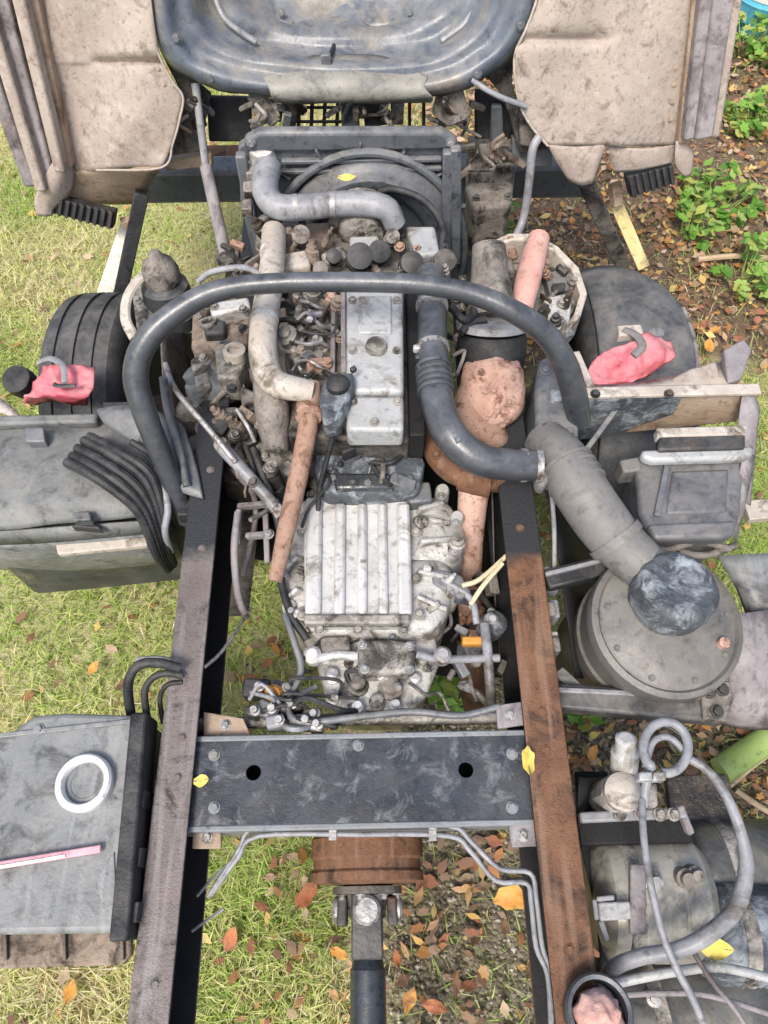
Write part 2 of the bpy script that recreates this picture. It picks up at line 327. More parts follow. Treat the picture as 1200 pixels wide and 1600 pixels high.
# ================================================================== THE SETTING
def ground_material():
    m = bpy.data.materials.new('ground'); m.use_nodes = True; t = m.node_tree; N = t.nodes; K = t.links; b = N['Principled BSDF']; b.inputs['Roughness'].default_value = .95
    b.inputs['Specular IOR Level'].default_value = .2
    ge = N.new('ShaderNodeNewGeometry'); sx = N.new('ShaderNodeSeparateXYZ'); K.new(ge.outputs['Position'], sx.inputs[0])
    def nz(s, d=6, r=.65, o='Fac'):
        n = N.new('ShaderNodeTexNoise'); n.inputs['Scale'].default_value = s; n.inputs['Detail'].default_value = d; n.inputs['Roughness'].default_value = r; K.new(ge.outputs['Position'], n.inputs['Vector']); return n.outputs[o]
    def rng(src, a, c):
        r = N.new('ShaderNodeMapRange'); r.inputs['From Min'].default_value = a; r.inputs['From Max'].default_value = c; K.new(src, r.inputs['Value']); return r.outputs[0]
    def mix(f, a, c):
        x = N.new('ShaderNodeMix'); x.data_type = 'RGBA'; K.new(f, x.inputs[0])
        for s, k in ((a, 6), (c, 7)):
            if isinstance(s, tuple): x.inputs[k].default_value = L(s)
            else: K.new(s, x.inputs[k])
        return x.outputs[2]
    def madd(a, k, c):
        x = N.new('ShaderNodeMath'); x.operation = 'MULTIPLY_ADD'; x.inputs[1].default_value = k; K.new(a, x.inputs[0])
        if isinstance(c, float): x.inputs[2].default_value = c
        else: K.new(c, x.inputs[2])
        return x.outputs[0]
    grass = mix(rng(nz(5), .35, .65), (.52, .52, .25), (.62, .56, .34)); grass = mix(rng(nz(60), .45, .7), grass, (.32, .29, .14))
    soil = mix(rng(nz(9), .3, .7), (.13, .092, .063), (.22, .16, .11)); soil = mix(rng(nz(90, 3), .5, .7), soil, (.36, .27, .18))
    vo = N.new('ShaderNodeTexVoronoi'); vo.inputs['Scale'].default_value = 75; K.new(ge.outputs['Position'], vo.inputs['Vector'])
    sv = N.new('ShaderNodeSeparateColor'); K.new(vo.outputs['Color'], sv.inputs[0])
    gravel = mix(rng(sv.outputs[0], .1, .95), (.12, .105, .07), (.32, .28, .20)); gravel = mix(rng(nz(40, 4), .55, .72), gravel, (.10, .085, .055))
    # where soil (right hand side) and gravel (below the drive shaft) lie
    s1 = N.new('ShaderNodeMath'); s1.operation = 'MULTIPLY'; K.new(rng(madd(nz(2.2), .9, sx.outputs['X']), .75, 1.15), s1.inputs[0])
    s2 = N.new('ShaderNodeMath'); s2.operation = 'MAXIMUM'; K.new(rng(madd(nz(3), .8, sx.outputs['Y']), 2.3, 2.5), s2.inputs[0]); K.new(rng(madd(nz(3), .8, sx.outputs['Y']), 1.2, 1.0), s2.inputs[1])
    K.new(s2.outputs[0], s1.inputs[1]); sm = s1.outputs[0]
    gm = N.new('ShaderNodeMath'); gm.operation = 'MULTIPLY'
    K.new(rng(madd(nz(4), .5, sx.outputs['X']), .22, .36), gm.inputs[0]); K.new(rng(madd(nz(3), .6, sx.outputs['Y']), 1.15, .95), gm.inputs[1])
    K.new(mix(gm.outputs[0], mix(sm, grass, soil), gravel), b.inputs['Base Color'])
    bp = N.new('ShaderNodeBump'); bp.inputs['Strength'].default_value = .8; bp.inputs['Distance'].default_value = .02
    gv = N.new('ShaderNodeMath'); gv.operation = 'MULTIPLY'; K.new(vo.outputs['Distance'], gv.inputs[0]); K.new(gm.outputs[0], gv.inputs[1])
    K.new(madd(gv.outputs[0], -1.0, nz(130, 3)), bp.inputs['Height']); K.new(bp.outputs[0], b.inputs['Normal'])
    return m
GM = ground_material()
V, Fc = [], []
xs = [-300, -80, -25, -10]+[-6+i*.15 for i in range(81)]+[10, 25, 80, 300]; ys = [-300, -80, -20, -6]+[-2+i*.15 for i in range(67)]+[12, 25, 80, 300]
for y in ys:
    for x in xs: V.append(Vector((x, y, .03*noise.noise(Vector((x*.8, y*.8, 3)))+.015*noise.noise(Vector((x*3, y*3, 7))) if abs(x) < 7 and -3 < y < 9 else 0)))
for i in range(len(ys)-1):
    for j in range(len(xs)-1): a = i*len(xs)+j; Fc.append((a, a+1, a+1+len(xs), a+len(xs)))
setting(finish('ground', V, Fc, GM, angle=180, origin=Vector()))

def colour_mat(name, rough=.7, trans=0):
    m = bpy.data.materials.new(name); m.use_nodes = True; N = m.node_tree.nodes; b = N['Principled BSDF']; a = N.new('ShaderNodeAttribute'); a.attribute_name = 'tint'
    m.node_tree.links.new(a.outputs['Color'], b.inputs['Base Color'])
    if trans:
        K = m.node_tree.links; tr = N.new('ShaderNodeBsdfTranslucent'); mx = N.new('ShaderNodeMixShader'); mx.inputs[0].default_value = trans; K.new(a.outputs['Color'], tr.inputs['Color'])
        K.new(b.outputs[0], mx.inputs[1]); K.new(tr.outputs[0], mx.inputs[2]); K.new(mx.outputs[0], N['Material Output'].inputs['Surface'])
    b.inputs['Roughness'].default_value = rough; b.inputs['Specular IOR Level'].default_value = .25
    return m
def mass(name, V, Fc, cols, material, smooth=False):
    me = bpy.data.meshes.new(name); me.from_pydata(V, [], Fc); at = me.color_attributes.new('tint', 'FLOAT_COLOR', 'POINT')
    at.data.foreach_set('color', [x for c in cols for x in (c[0], c[1], c[2], 1)]); me.materials.append(material)
    for p in me.polygons: p.use_smooth = smooth
    o = bpy.data.objects.new(name, me); COL.objects.link(o); ORG[o.name] = Vector(); return o
def soilness(x, y):
    j = .35*noise.noise(Vector((x*1.3, y*1.3, 4)))
    return x+j > .5 and (y+j > 2.0 or y+j < .65)
rnd = random.Random(11)
GP = [(.38, .54, .12), (.52, .65, .18), (.66, .70, .26), (.75, .73, .34), (.80, .72, .43), (.84, .77, .54), (.62, .44, .27)]
V, Fc, Cc = [], [], []
def blade(x, y, h, wd, c):
    a = rnd.uniform(0, 6.283); lx, ly = math.cos(a), math.sin(a); ln = rnd.uniform(.5, 2.4)*h; s = len(V); b = rnd.uniform(0, 6.283); px, py = math.cos(b)*wd, math.sin(b)*wd
    V.extend([(x-px, y-py, -.01), (x+px, y+py, -.01), (x+lx*ln*.4-px*.8, y+ly*ln*.4-py*.8, h*.62), (x+lx*ln*.4+px*.8, y+ly*ln*.4+py*.8, h*.62), (x+lx*ln, y+ly*ln, h*rnd.uniform(.7, 1))])
    Fc.extend([(s, s+1, s+3, s+2), (s+2, s+3, s+4)]); d = rnd.uniform(.75, 1.2); Cc.extend([(c[0]*d*.8, c[1]*d*.8, c[2]*d*.8)]*2+[(c[0]*d, c[1]*d, c[2]*d)]*3)
for i in range(260000):
    y = rnd.uniform(-.6, 4.4); hw_ = .75+max(0, y+.2)*.52; x = rnd.uniform(-hw_-.35, hw_+.35)
    g = noise.noise(Vector((x*1.7, y*1.7, 5)))
    if soilness(x, y):
        if rnd.random() > .10: continue
    if -.03 < x-.12*noise.noise(Vector((y*3, 0, 0))) and x < .9 and y < .75 and rnd.random() > .06: continue
    far = -1.4 < x < .6 and .3 < y < 2.6 and rnd.random() < .5
    if far: continue
    c = GP[min(6, max(0, int(rnd.gauss(2.6-g*4.6-1.2*noise.noise(Vector((x*5, y*5, 9))), 1.5))))]
    blade(x, y, rnd.uniform(.012, .055), rnd.uniform(.0013, .0030), c)
setting(mass('grass', V, Fc, Cc, colour_mat('grassblade', .7, .35)), 'stuff')

LP = [(.55, .28, .09), (.40, .20, .09), (.62, .40, .14), (.28, .16, .09), (.52, .34, .20), (.66, .50, .20), (.38, .17, .10), (.56, .42, .29), (.24, .14, .09), (.46, .33, .22)]
def leafmesh(cx, cy, cz, s, rz, tilt, rng_, curl=.25):
    """ragged lobed leaf, curled; returns 13 points and 12 faces"""
    M = Matrix.Translation((cx, cy, cz)) @ Matrix.Rotation(rz, 4, 'Z') @ Matrix.Rotation(tilt, 4, 'X') @ Matrix.Rotation(rng_.uniform(-.4, .4), 4, 'Y')
    pts = [(0, 0, 0)]; n = 12; jag = rng_.choice((.66, .85, .92, .95)); slim = rng_.uniform(.42, .72)
    for j in range(n):
        a = 2*math.pi*j/n; r = (jag if j % 2 else 1.0)*rng_.uniform(.82, 1.05)*(1-.25*abs(math.sin(a*2))*(1 if jag > .8 else 0)); x, y = math.cos(a)*r*s, math.sin(a)*r*s*slim
        pts.append((x, y, curl*s*((x/s)**2*rng_.uniform(.6, 1.2)+(y/s)**2*1.5)))
    return [tuple(M @ Vector(p)) for p in pts], [(0, j, j % n+1) for j in range(1, n+1)]
V, Fc, Cc = [], [], []
for i in range(30000):
    y = rnd.uniform(-.6, 5.0); x = rnd.uniform(-2.6, 2.8)
    so = soilness(x, y)
    if rnd.random() > (1 if so else (.28 if abs(x) < .45 and y < .9 else (.07 if x < 0 else .2))): continue
    s = rnd.uniform(.010, .034); p, f = leafmesh(x, y, rnd.uniform(.012, .05), s, rnd.uniform(0, 6.28), rnd.gauss(0, .35), rnd, rnd.uniform(-.3, .45)); k = len(V)
    V += p; Fc += [tuple(a+k for a in q) for q in f]; c = rnd.choice(LP); d = rnd.uniform(.65, 1.2); Cc += [tuple(min(.9, q*d) for q in c)]*len(p)
fl_ = random.Random(3)
for i in range(110):      # drifts of leaves round the drive shaft
    x, y = fl_.gauss(.12, .2), fl_.gauss(.12, .22); s = fl_.uniform(.012, .04); pz = fl_.uniform(.02, .07)
    p_, f_ = leafmesh(x, y, pz, s, fl_.uniform(0, 6.28), fl_.gauss(0, .5), fl_, fl_.uniform(-.4, .6)); k = len(V)
    V += p_; Fc += [tuple(a+k for a in q) for q in f_]; c = fl_.choice([(.46, .22, .10), (.34, .15, .09), (.52, .33, .16), (.26, .15, .10), (.42, .29, .20), (.30, .21, .15)]); Cc += [c]*len(p_)
setting(mass('fallen_leaves', V, Fc, Cc, colour_mat('litter', .75, .2)), 'stuff')
V, Fc, Cc = [], [], []
for i in range(3200):
    x = rnd.uniform(-.02, 1.0); y = rnd.uniform(-.6, .85)
    s = rnd.uniform(.003, .011); k = len(V); c = rnd.choice([(.34, .30, .22), (.22, .20, .15), (.44, .41, .34), (.16, .13, .09), (.28, .24, .15)])
    for (a, b_, h) in ((1, 0, 0), (0, 1, 0), (-1, 0, 0), (0, -1, 0), (.15, .1, 1)): V.append((x+a*s*rnd.uniform(.6, 1.2), y+b_*s*rnd.uniform(.6, 1.2), .02*noise.noise(Vector((x*.8, y*.8, 3)))+.005+h*s*.8))
    Fc += [(k+j, k+(j+1) % 4, k+4) for j in range(4)]; Cc += [c]*5
setting(mass('gravel', V, Fc, Cc, colour_mat('stones', .9)), 'stuff')

# weeds on the right
def weed(u, v, n, size, label, z=.02, hue=0):
    b = P(u, v, z); t = thing('weed_plant', label, 'plant', (b.x, b.y, 0), 'leafy weeds in the leaf litter'); q = random.Random(int(u*7+v))
    V, Fc, Cc = [], [], []; SV, SF = [], []
    for i in range(n):
        a = q.uniform(0, 6.283); d = size*math.sqrt(q.random()); h = q.uniform(.04, .22)*(1.2-d/size*.6); tip = Vector((b.x+math.cos(a)*d, b.y+math.sin(a)*d, h))
        k = len(SV); tv, tf = tube_data([Vector((b.x+math.cos(a)*d*.5, b.y+math.sin(a)*d*.5, 0)), Vector((b.x+math.cos(a)*d*.8, b.y+math.sin(a)*d*.8, h*.6)), tip], .0025, 4, 2); SV += tv; SF += [tuple(x+k for x in f) for f in tf]
        for m in range(4):
            p, f = leafmesh(tip.x+q.uniform(-.03, .03), tip.y+q.uniform(-.03, .03), tip.z+q.uniform(-.02, .02), q.uniform(.022, .045), q.uniform(0, 6.28), q.gauss(0, .4), q, .2); k = len(V)
            V += p; Fc += [tuple(x+k for x in g) for g in f]; c = q.choice([(.16, .34, .05), (.24, .44, .08), (.12, .26, .05), (.36, .50, .14), (.44, .47, .12)]); Cc += [c]*len(p)
    fo = mass('foliage', V, Fc, Cc, MATS.setdefault('weedleaf', colour_mat('weedleaf', .5, .3))); fo.parent = t; fo.location = -ORG[t.name]
    st = finish('stem', SV, SF, 'green', t)
    return t
weed(1172, 75, 60, .22, 'tall green weed beside the far end of the cab sill, highest in the picture')
weed(1190, 205, 55, .20, 'bright green weed at the picture edge level with the step tread')
weed(1120, 320, 45, .20, 'low round-leaved green weed in brown leaf litter below the step tread')
weed(1075, 370, 16, .11, 'sparse small weed between the yellow strip and the larger weed')
weed(1170, 440, 26, .18, 'yellowing weed near the dark mudguard of the front wheel')
weed(770, 352, 14, .09, 'small green weed glimpsed between the fan cowl and the pale bracket')
weed(895, 1118, 6, .05, 'tiny light green sprig on bare soil beside the rusty rail')
weed(690, 1085, 8, .06, 'small green sprig showing in the gap beside the gearbox tail')

# far blue and white drum, pale litter at the picture edge
t = thing('plastic_drum', 'pale blue and white plastic drum at the far corner of the yard', 'drum', P(1180, 38, 0))
b = P(1186, 36, 0)
lathe('drum_body', b, (0, 0, 1), [(.19, 0), (.215, .02), (.22, .16), (.23, .18), (.22, .2), (.22, .42), (.23, .44), (.22, .46), (.21, .62), (.19, .64)], 'blueplastic', t, 32)
lathe('label_band', b+Vector((0, 0, .205)), (0, 0, 1), [(.2215, 0), (.2235, .002), (.2235, .205), (.2215, .207)], 'white', t, 32)
lathe('lid', b+Vector((0, 0, .641)), (0, 0, 1), [(.185, 0), (.19, .01), (.19, .03), (.12, .034), (.1, .025)], 'white', t, 32)

tag(ptube('green_pole', [(1125, 1205, .06), (1165, 1178, .07), (1230, 1135, .08)], 42, 'green', None, n=12), 'thick pale green stem lying in dry leaves past the coiled hose', 'stem')
for i, (uv, lb) in enumerate((([(1140, 1228), (1185, 1190), (1230, 1160)], 'thin pale twig lying just below the thick green stem'), ([(1090, 405), (1160, 400), (1230, 408)], 'long thin dry twig lying in yellow grass beside the front mudguard'),
        ([(1150, 1235), (1190, 1262), (1225, 1280)], 'short bent pale twig near the coiled hose at the picture edge'))):
    tag(ptube('dry_twig', [(u, v, .05) for u, v in uv], 9, 'twig', None, n=7), lb, 'twig', 'dry twigs')

# ================================================================== CHASSIS FRAME
RZ, RX = .95, .4275
blend_rail('rail_left', (.03, .032, .036), 'rustgrey', None, .725)
blend_rail('rail_right', (.028, .03, .034), 'rust', None, .715)
fr = thing('chassis_frame', 'pair of rusty brown channel rails joined by a dark crossmember plate', 'truck frame', (0, 1, 0))
def rail(sgn, material):
    FWD = .076 if sgn < 0 else .086
    pr = [(0, 0), (FWD, 0), (FWD, -.010), (.010, -.010), (.010, -.215), (FWD, -.215), (FWD, -.225), (0, -.225)]
    V = []; ys_ = [-.55+i*.1 for i in range(32)]
    for y in ys_:
        for a, b_ in pr: V.append(Vector((sgn*(RX-a), y, RZ+b_-.26*min(1, max(0, (y-1.35)/.4))+.0015*noise.noise(Vector((y*4, a*9, sgn))))))
    n = 8; Fc = [(i*n+j, i*n+(j+1) % n, (i+1)*n+(j+1) % n, (i+1)*n+j) for i in range(len(ys_)-1) for j in range(n)]+[tuple(range(n)), tuple((len(ys_)-1)*n+j for j in range(n))]
    o = finish('side_rail', V, Fc, material, fr, .003)
    o.data.materials.append(MATS['void'])                       # black colour put in for the shade inside the channel
    for i in range(len(ys_)-1):
        for j in (1, 2, 3, 4): o.data.polygons[i*n+j].material_index = 1
    o['label'] = 'greyish mauve rusted rail, black towards the cab' if sgn < 0 else 'orange brown rusted rail, black towards the cab'
    for i, y in enumerate((-.1, .26, .34, .78, 1.0, 1.15)): bolt(o, (sgn*(RX-.045), y+.02*sgn, RZ), .007, .004, material='rustgrey' if sgn < 0 else 'rust')
    return o
rl = rail(-1, 'rail_left'); rrt = rail(1, 'rail_right')
xi = RX-.012
ya, yb = P(560, 1284, .94).y, P(560, 1152, .94).y
def circ(c, r, n=14): return [Vector((c[0]+r*math.cos(2*math.pi*i/n), c[1]+r*math.sin(2*math.pi*i/n), c[2])) for i in range(n)]
h1, h2 = P(396, 1207, .9), P(728, 1203, .9)
zz = .925
h1, h2 = P(396, 1207, zz), P(728, 1203, zz)
cm = prism('crossmember', [(-xi, ya, zz), (xi, ya, zz), (xi, yb, zz), (-xi, yb, zz)], (0, 0, -.009), 'plate', fr, .002, holes=[circ(h1, .016), circ(h2, .016)])
cm['label'] = 'black worn crossmember plate with two round holes'
prism('shade_plate', [(-xi, ya+.002, zz-.095), (xi, ya+.002, zz-.095), (xi, yb-.002, zz-.095), (-xi, yb-.002, zz-.095)], (0, 0, -.008), 'void', cm, .001)  # black plate added so the holes above look dark
bar('flange', (-xi, ya-.006, zz-.048), (xi, ya-.006, zz-.048), .012, .10, 'plateedge', cm)
bar('flange', (-xi, yb+.006, zz-.048), (xi, yb+.006, zz-.048), .012, .10, 'plateedge', cm)
for uv in ((335, 1180), (335, 1262), (800, 1178), (800, 1262), (560, 1165)): bolt(cm, P(uv[0], uv[1], zz), .009, .007, material='plateedge')
for (pts, z, lb) in (([(775, 1102), (815, 1096), (820, 1132), (778, 1138)], .935, 'whitish gusset plate at the front of the crossmember'), ([(795, 1290), (836, 1286), (840, 1322), (800, 1324)], .925, 'whitish gusset plate behind the crossmember'), ([(302, 1290), (345, 1292), (345, 1326), (300, 1326)], .90, None), ([(318, 1112), (380, 1122), (392, 1150), (318, 1150)], .90, None)):
    g = pp('gusset', pts, z, .012, 'lilac' if lb else 'tan', fr, bevel=.002); 
    if lb: g['label'] = lb
    bolt(g, sum((P(a, b_, z) for a, b_ in pts), Vector())/4, .009, .007)
tube('cross_tube', [(-xi, P(560, 1125, .88).y, .86), (0, P(560, 1122, .88).y, .87), (xi, P(560, 1125, .88).y, .86)], .014, 'alloydirty', fr)
tube('cross_tube', [(-xi, 2.05, .60), (xi, 2.05, .60)], .05, 'dirtyiron', fr, n=16)
box('front_crossmember', (0, 2.45, .66), (1.75, .1, .14), 'slate', fr, bevel=.015)
box('bumper_beam', (0, 2.62, .60), (1.9, .08, .12), 'rust', fr, bevel=.012)
# little hangers on the outer rail side
for uv in ((228, 1268), (232, 1295), (238, 1228)): pp('hanger', [(uv[0]-12, uv[1]-10), (uv[0]+14, uv[1]-12), (uv[0]+14, uv[1]+10), (uv[0]-12, uv[1]+12)], .90, .05, 'casting', fr)
for v in (900, 955, 1010): box('side_bracket', (RX+.012, P(860, v, .9).y, .86), (.022, .035, .12), 'casting', fr)
ax = tube('front_axle', [(-.95, 1.55, .42), (-.45, 1.55, .42), (-.3, 1.55, .36), (.3, 1.55, .36), (.45, 1.55, .42), (.95, 1.55, .42)], .055, 'dirtyiron', fr, n=12)
for s in (-1, 1):
    V, Fc = [], []
    for kk in range(4):
        q = [Vector((s*.38, .75+i*.2, .52-kk*.02-.10*math.sin(math.pi*i/8))) for i in range(9)] if kk == 0 else [Vector((s*.38, .95+kk*.1+i*(1.6-.2*kk-.2)/8, .515-kk*.016-.10*math.sin(math.pi*(.12*kk/2+i*(1-.12*kk)/8)))) for i in range(9)]
        tv, tf = tube_data(q, .04, 4, 2, .2); n0 = len(V); V += tv; Fc += [tuple(a+n0 for a in f) for f in tf]
    finish('leaf_spring', V, Fc, 'dirtyiron', fr)

# two brake pipes along the crossmember and down the right rail
for i, (dz, du) in enumerate(((0, 0), (.012, 16))):
    t = thing('brake_pipe', ['outer thin grey brake pipe bent along the back of the crossmember', 'inner thin grey brake pipe bent along the back of the crossmember'][i], 'pipe', P(560, 1300, .8), 'brake pipes behind the crossmember')
    pts = [(330-du*.3, 1398+du*.2, .86), (372, 1340-du*.6, .89), (405, 1306-du, .905), (560, 1304-du, .905), (700, 1306-du, .905), (735, 1330-du, .90), (775+du*.3, 1376-du*1.2, .90), (822+du*.4, 1380-du, .90), (830+du*.5, 1410-du*.4, .90), (838+du*.6, 1480, .90), (856+du*.3, 1525-du*.2, .9), (862, 1620, .9)]
    ptube('pipe', pts, 8, 'hosegrey', t, n=8, k=4)
    for (a, b_) in ((520, 1304), (676, 1305)): box('pipe_clip', P(a, b_-du, .911), (.016, .022, .006), 'steel', t, bevel=.001)

# ================================================================== PROPELLER SHAFT
zs = .74
c0 = P(572, 1342, zs+.10); sy = c0.y; sxx = c0.x
ps = thing('propeller_shaft', 'black drive shaft with universal joint and rusty brake drum behind the gearbox', 'drive shaft', (sxx, sy-.3, 0))
lathe('drum', (sxx, sy+.035, zs), (0, -1, 0), [(.05, -.02), (.118, -.015), (.124, -.008), (.124, .028), (.118, .034), (.118, .052), (.124, .058), (.124, .075), (.105, .08), (.06, .082)], 'rust', ps, 40)['label'] = 'rusty brown drum on the gearbox output'
fl = lathe('flange', (sxx, sy-.048, zs), (0, -1, 0), [(.05, 0), (.075, .002), (.075, .016), (.05, .018), (.045, .04)], 'dirtyiron', ps, 28)
for i in range(8):
    a = i*math.pi/4+.2; bolt(fl, (sxx+.064*math.cos(a), sy-.065, zs+.064*math.sin(a)), .008, .008, (0, -1, 0))
yj = P(572, 1422, zs+.03).y
for i, s in enumerate((-1, 1)):
    bar('yoke_ear', (sxx+s*.052, sy-.07, zs), (sxx+s*.054, yj-.03, zs), .022, .062, 'blackmetal', ps, .005)
    lathe('bearing_cap', (sxx+s*.045, yj, zs), (s, 0, 0), [(.026, 0), (.026, .024), (.02, .03), (.01, .031)], 'steel', ps, 20)
    bar('yoke_ear', (sxx, yj+.034, zs+s*.05), (sxx, yj-.09, zs+s*.036), .066, .018, 'blackmetal', ps, .005)
    lathe('bearing_cap', (sxx, yj, zs+s*.04), (0, 0, s), [(.029, 0), (.029, .024), (.023, .031), (.01, .032)], 'steel', ps, 20)
lathe('cross_spider', (sxx-.04, yj, zs), (1, 0, 0), [(.013, 0), (.018, .02), (.022, .04), (.018, .06), (.013, .08)], 'dirtyiron', ps, 14)
lathe('shaft_tube', (sxx, yj-.075, zs), (0, -1, 0), [(.025, 0), (.031, .01), (.034, .03), (.037, .034), (.037, .8)], 'blackgloss', ps, 32)
# ================================================================== GEARBOX
gz = .93
gb = thing('gearbox', 'pale aluminium gearbox with raised ribs on its lid', 'gearbox', P(570, 930, .4))
bell = prism('bell_housing', [P(u, v, gz-.02) for u, v in ((462, 770), (560, 760), (655, 760), (712, 778), (728, 825), (722, 880), (640, 890), (470, 890), (442, 868), (446, 800))], (0, 0, -.40), 'alloymid', gb, .05, taper=1.10, seg=5)
mainc = prism('main_case', [P(u, v, gz-.015) for u, v in ((455, 868), (560, 862), (700, 868), (715, 905), (700, 960), (688, 992), (485, 992), (444, 945), (438, 900))], (0, 0, -.36), 'alloymid', gb, .035, taper=.98, seg=4)
lid = prism('lid', [P(u, v, gz+.012) for u, v in ((478, 776), (560, 772), (634, 774), (640, 800), (640, 966), (628, 978), (490, 978), (476, 962), (474, 800))], (0, 0, -.035), 'alloy', gb, .008, seg=3)
for i, (ua, ub, wpx) in enumerate(((492, 489, 24), (532, 530, 17), (566, 566, 15), (597, 599, 15), (630, 633, 21))):
    a, b_ = P(ua, 788, gz+.016), P(ub, 962, gz+.016)
    bar('rib', a, b_, SZ(870, gz, wpx), .022, 'alloy', lid, .008)
bar('rib', P(476, 970, gz+.016), P(640, 970, gz+.016), SZ(970, gz, 16), .03, 'alloydirty', lid, .005)
for u, v in ((487, 774), (545, 768), (600, 768), (638, 780), (472, 832), (650, 832), (470, 905), (650, 905), (655, 960), (472, 962), (500, 985), (560, 985), (630, 985)): bolt(lid, P(u, v, gz+.002), .009, .010, material='alloydirty')
for u, v in ((462, 772), (690, 776), (712, 818), (708, 862), (452, 815), (446, 900), (455, 955), (705, 930)): 
    lathe('boss', P(u, v, gz-.05), (0, 0, 1), [(.020, -.06), (.018, .035), (.014, .042)], 'alloymid', gb, 14); bolt(gb, P(u, v, gz-.008), .008, .008)
pp('breather_plate', [(632, 752), (672, 752), (676, 782), (640, 786)], gz+.02, .05, 'slate', gb, bevel=.006)
# ribs on the flanks
for u0, v0, u1, v1 in ((655, 812, 700, 822), (655, 850, 706, 846), (650, 895, 700, 906), (648, 935, 695, 955), (652, 800, 690, 790)): bar('web', P(u0, v0, gz-.01), P(u1, v1, gz-.03), .012, .04, 'alloymid', gb, .004)
for u0, v0, u1, v1 in ((470, 870, 448, 892), (470, 920, 448, 940), (472, 950, 462, 968)): bar('web', P(u0, v0, gz-.005), P(u1, v1, gz-.03), .012, .04, 'alloymid', gb, .004)
lathe('sight_plug', P(474, 818, gz+.004), (0, 0, 1), [(.022, -.03), (.022, .012), (.017, .016)], 'cream', gb, 18)
# tail housing and shift gear
tail = prism('tail_housing', [P(u, v, .87) for u, v in ((500, 985), (680, 985), (690, 1030), (668, 1085), (640, 1112), (530, 1112), (505, 1080), (492, 1030))], (0, 0, -.26), 'alloymid', gb, .018, taper=.9, seg=3)
sh = pp('shift_tower', [(556, 1000), (610, 998), (650, 1004), (648, 1052), (560, 1055)], .925, .10, 'alloydirty', gb, bevel=.012, seg=3)
for u, v in ((566, 1008), (640, 1010), (570, 1046), (640, 1046)): bolt(sh, P(u, v, .926), .008, .008)
pp('detent_block', [(500, 995), (545, 992), (548, 1018), (502, 1022)], .91, .07, 'casting', gb, bevel=.006)
ptube('shift_rod', [(488, 1030, .905), (530, 1024, .91), (560, 1026, .915)], 15, 'alloy', gb)
ptube('shift_rod', [(650, 1022, .91), (690, 1030, .90), (780, 1028, .89)], 13, 'hosegrey', gb)
lathe('knuckle', P(490, 1030, .88), (0, 0, 1), [(.012, 0), (.021, .01), (.021, .035), (.012, .045)], 'alloy', gb, 16)
lathe('knuckle', P(690, 1030, .88), (0, 0, 1), [(.012, 0), (.02, .01), (.02, .035), (.012, .045)], 'steel', gb, 16)
ptube('shift_lever', [(757, 975, .9), (762, 1020, .895), (766, 1075, .87), (768, 1110, .8)], 16, 'hosegrey', gb)
for u, v, r in ((520, 1060, .02), (560, 1075, .025), (610, 1078, .03), (648, 1068, .018), (590, 1100, .02), (520, 1095, .016), (545, 1040, .012), (660, 1040, .015)):
    lathe('fitting', P(u, v, .86), (0, .2, 1), [(r, -.05), (r, .012), (r*.75, .016), (r*.7, .03), (r*.4, .034)], random.choice(['alloy', 'casting', 'alloydirty']), gb, 14)
pp('mount_bracket', [(672, 885), (722, 898), (738, 925), (720, 936), (676, 912)], .92, .05, 'slate', gb, bevel=.006)
ptube('selector_link', [(690, 905, .92), (735, 935, .91), (745, 975, .9)], 11, 'hosegrey', gb)
box('sensor_block', P(738, 1003, .86), (.05, .02, .03), 'leaforange', gb, bevel=.005)['label'] = 'small orange sensor plug'
lathe('actuator', P(762, 985, .80), (.2, 0, 1), [(.03, 0), (.035, .03), (.03, .06), (.02, .066)], 'mottled', gb, 18)
for pts in ([(722, 915, .93), (750, 905, .93), (792, 868, .94)], [(735, 945, .93), (755, 915, .94), (785, 880, .945)]):
    ptube('sensor_wire', pts, 8, 'cableyellow', gb, n=7)['label'] = 'yellowish sheathed wire'
# ================================================================== ENGINE
en = thing('engine', 'dusty diesel engine with grey valve cover and pale pipes', 'engine', P(560, 600, .35))
blk = prism('block', [P(u, v, .86) for u, v in ((400, 430), (640, 430), (655, 700), (640, 770), (500, 770), (400, 700))], (0, 0, -.42), 'dirtyiron', en, .02, taper=.95)
hd = prism('cylinder_head', [P(u, v, 1.08) for u, v in ((448, 440), (634, 440), (640, 690), (450, 680))], (0, 0, -.2), 'dirtyiron', en, .01)
vc = prism('valve_cover', [P(u, v, 1.16) for u, v in ((541, 440), (630, 440), (631, 612), (541, 612))], (0, 0, -.07), 'covergrey', en, .012, seg=3)
prism('cover_step', [P(u, v, 1.15) for u, v in ((541, 618), (631, 618), (631, 672), (541, 672))], (0, 0, -.07), 'covergrey', vc, .010, seg=3)
for u, v in ((551, 470), (620, 470), (551, 548), (620, 548), (551, 628), (621, 628), (585, 660)): bolt(vc, P(u, v, 1.161 if v < 612 else 1.151), .008, .008, material='alloydirty')
lathe('oil_cap', P(588, 545, 1.158), (0, 0, 1), [(.025, 0), (.027, .006), (.024, .018), (.012, .02)], 'alloydirty', vc, 20)
pp('rocker_pad', [(560, 462), (612, 462), (612, 520), (560, 520)], 1.166, .012, 'covergrey', vc, bevel=.004)
pp('plug_strip', [(532, 450), (540, 450), (541, 580), (533, 580)], 1.14, .05, 'lilac', en, bevel=.003)
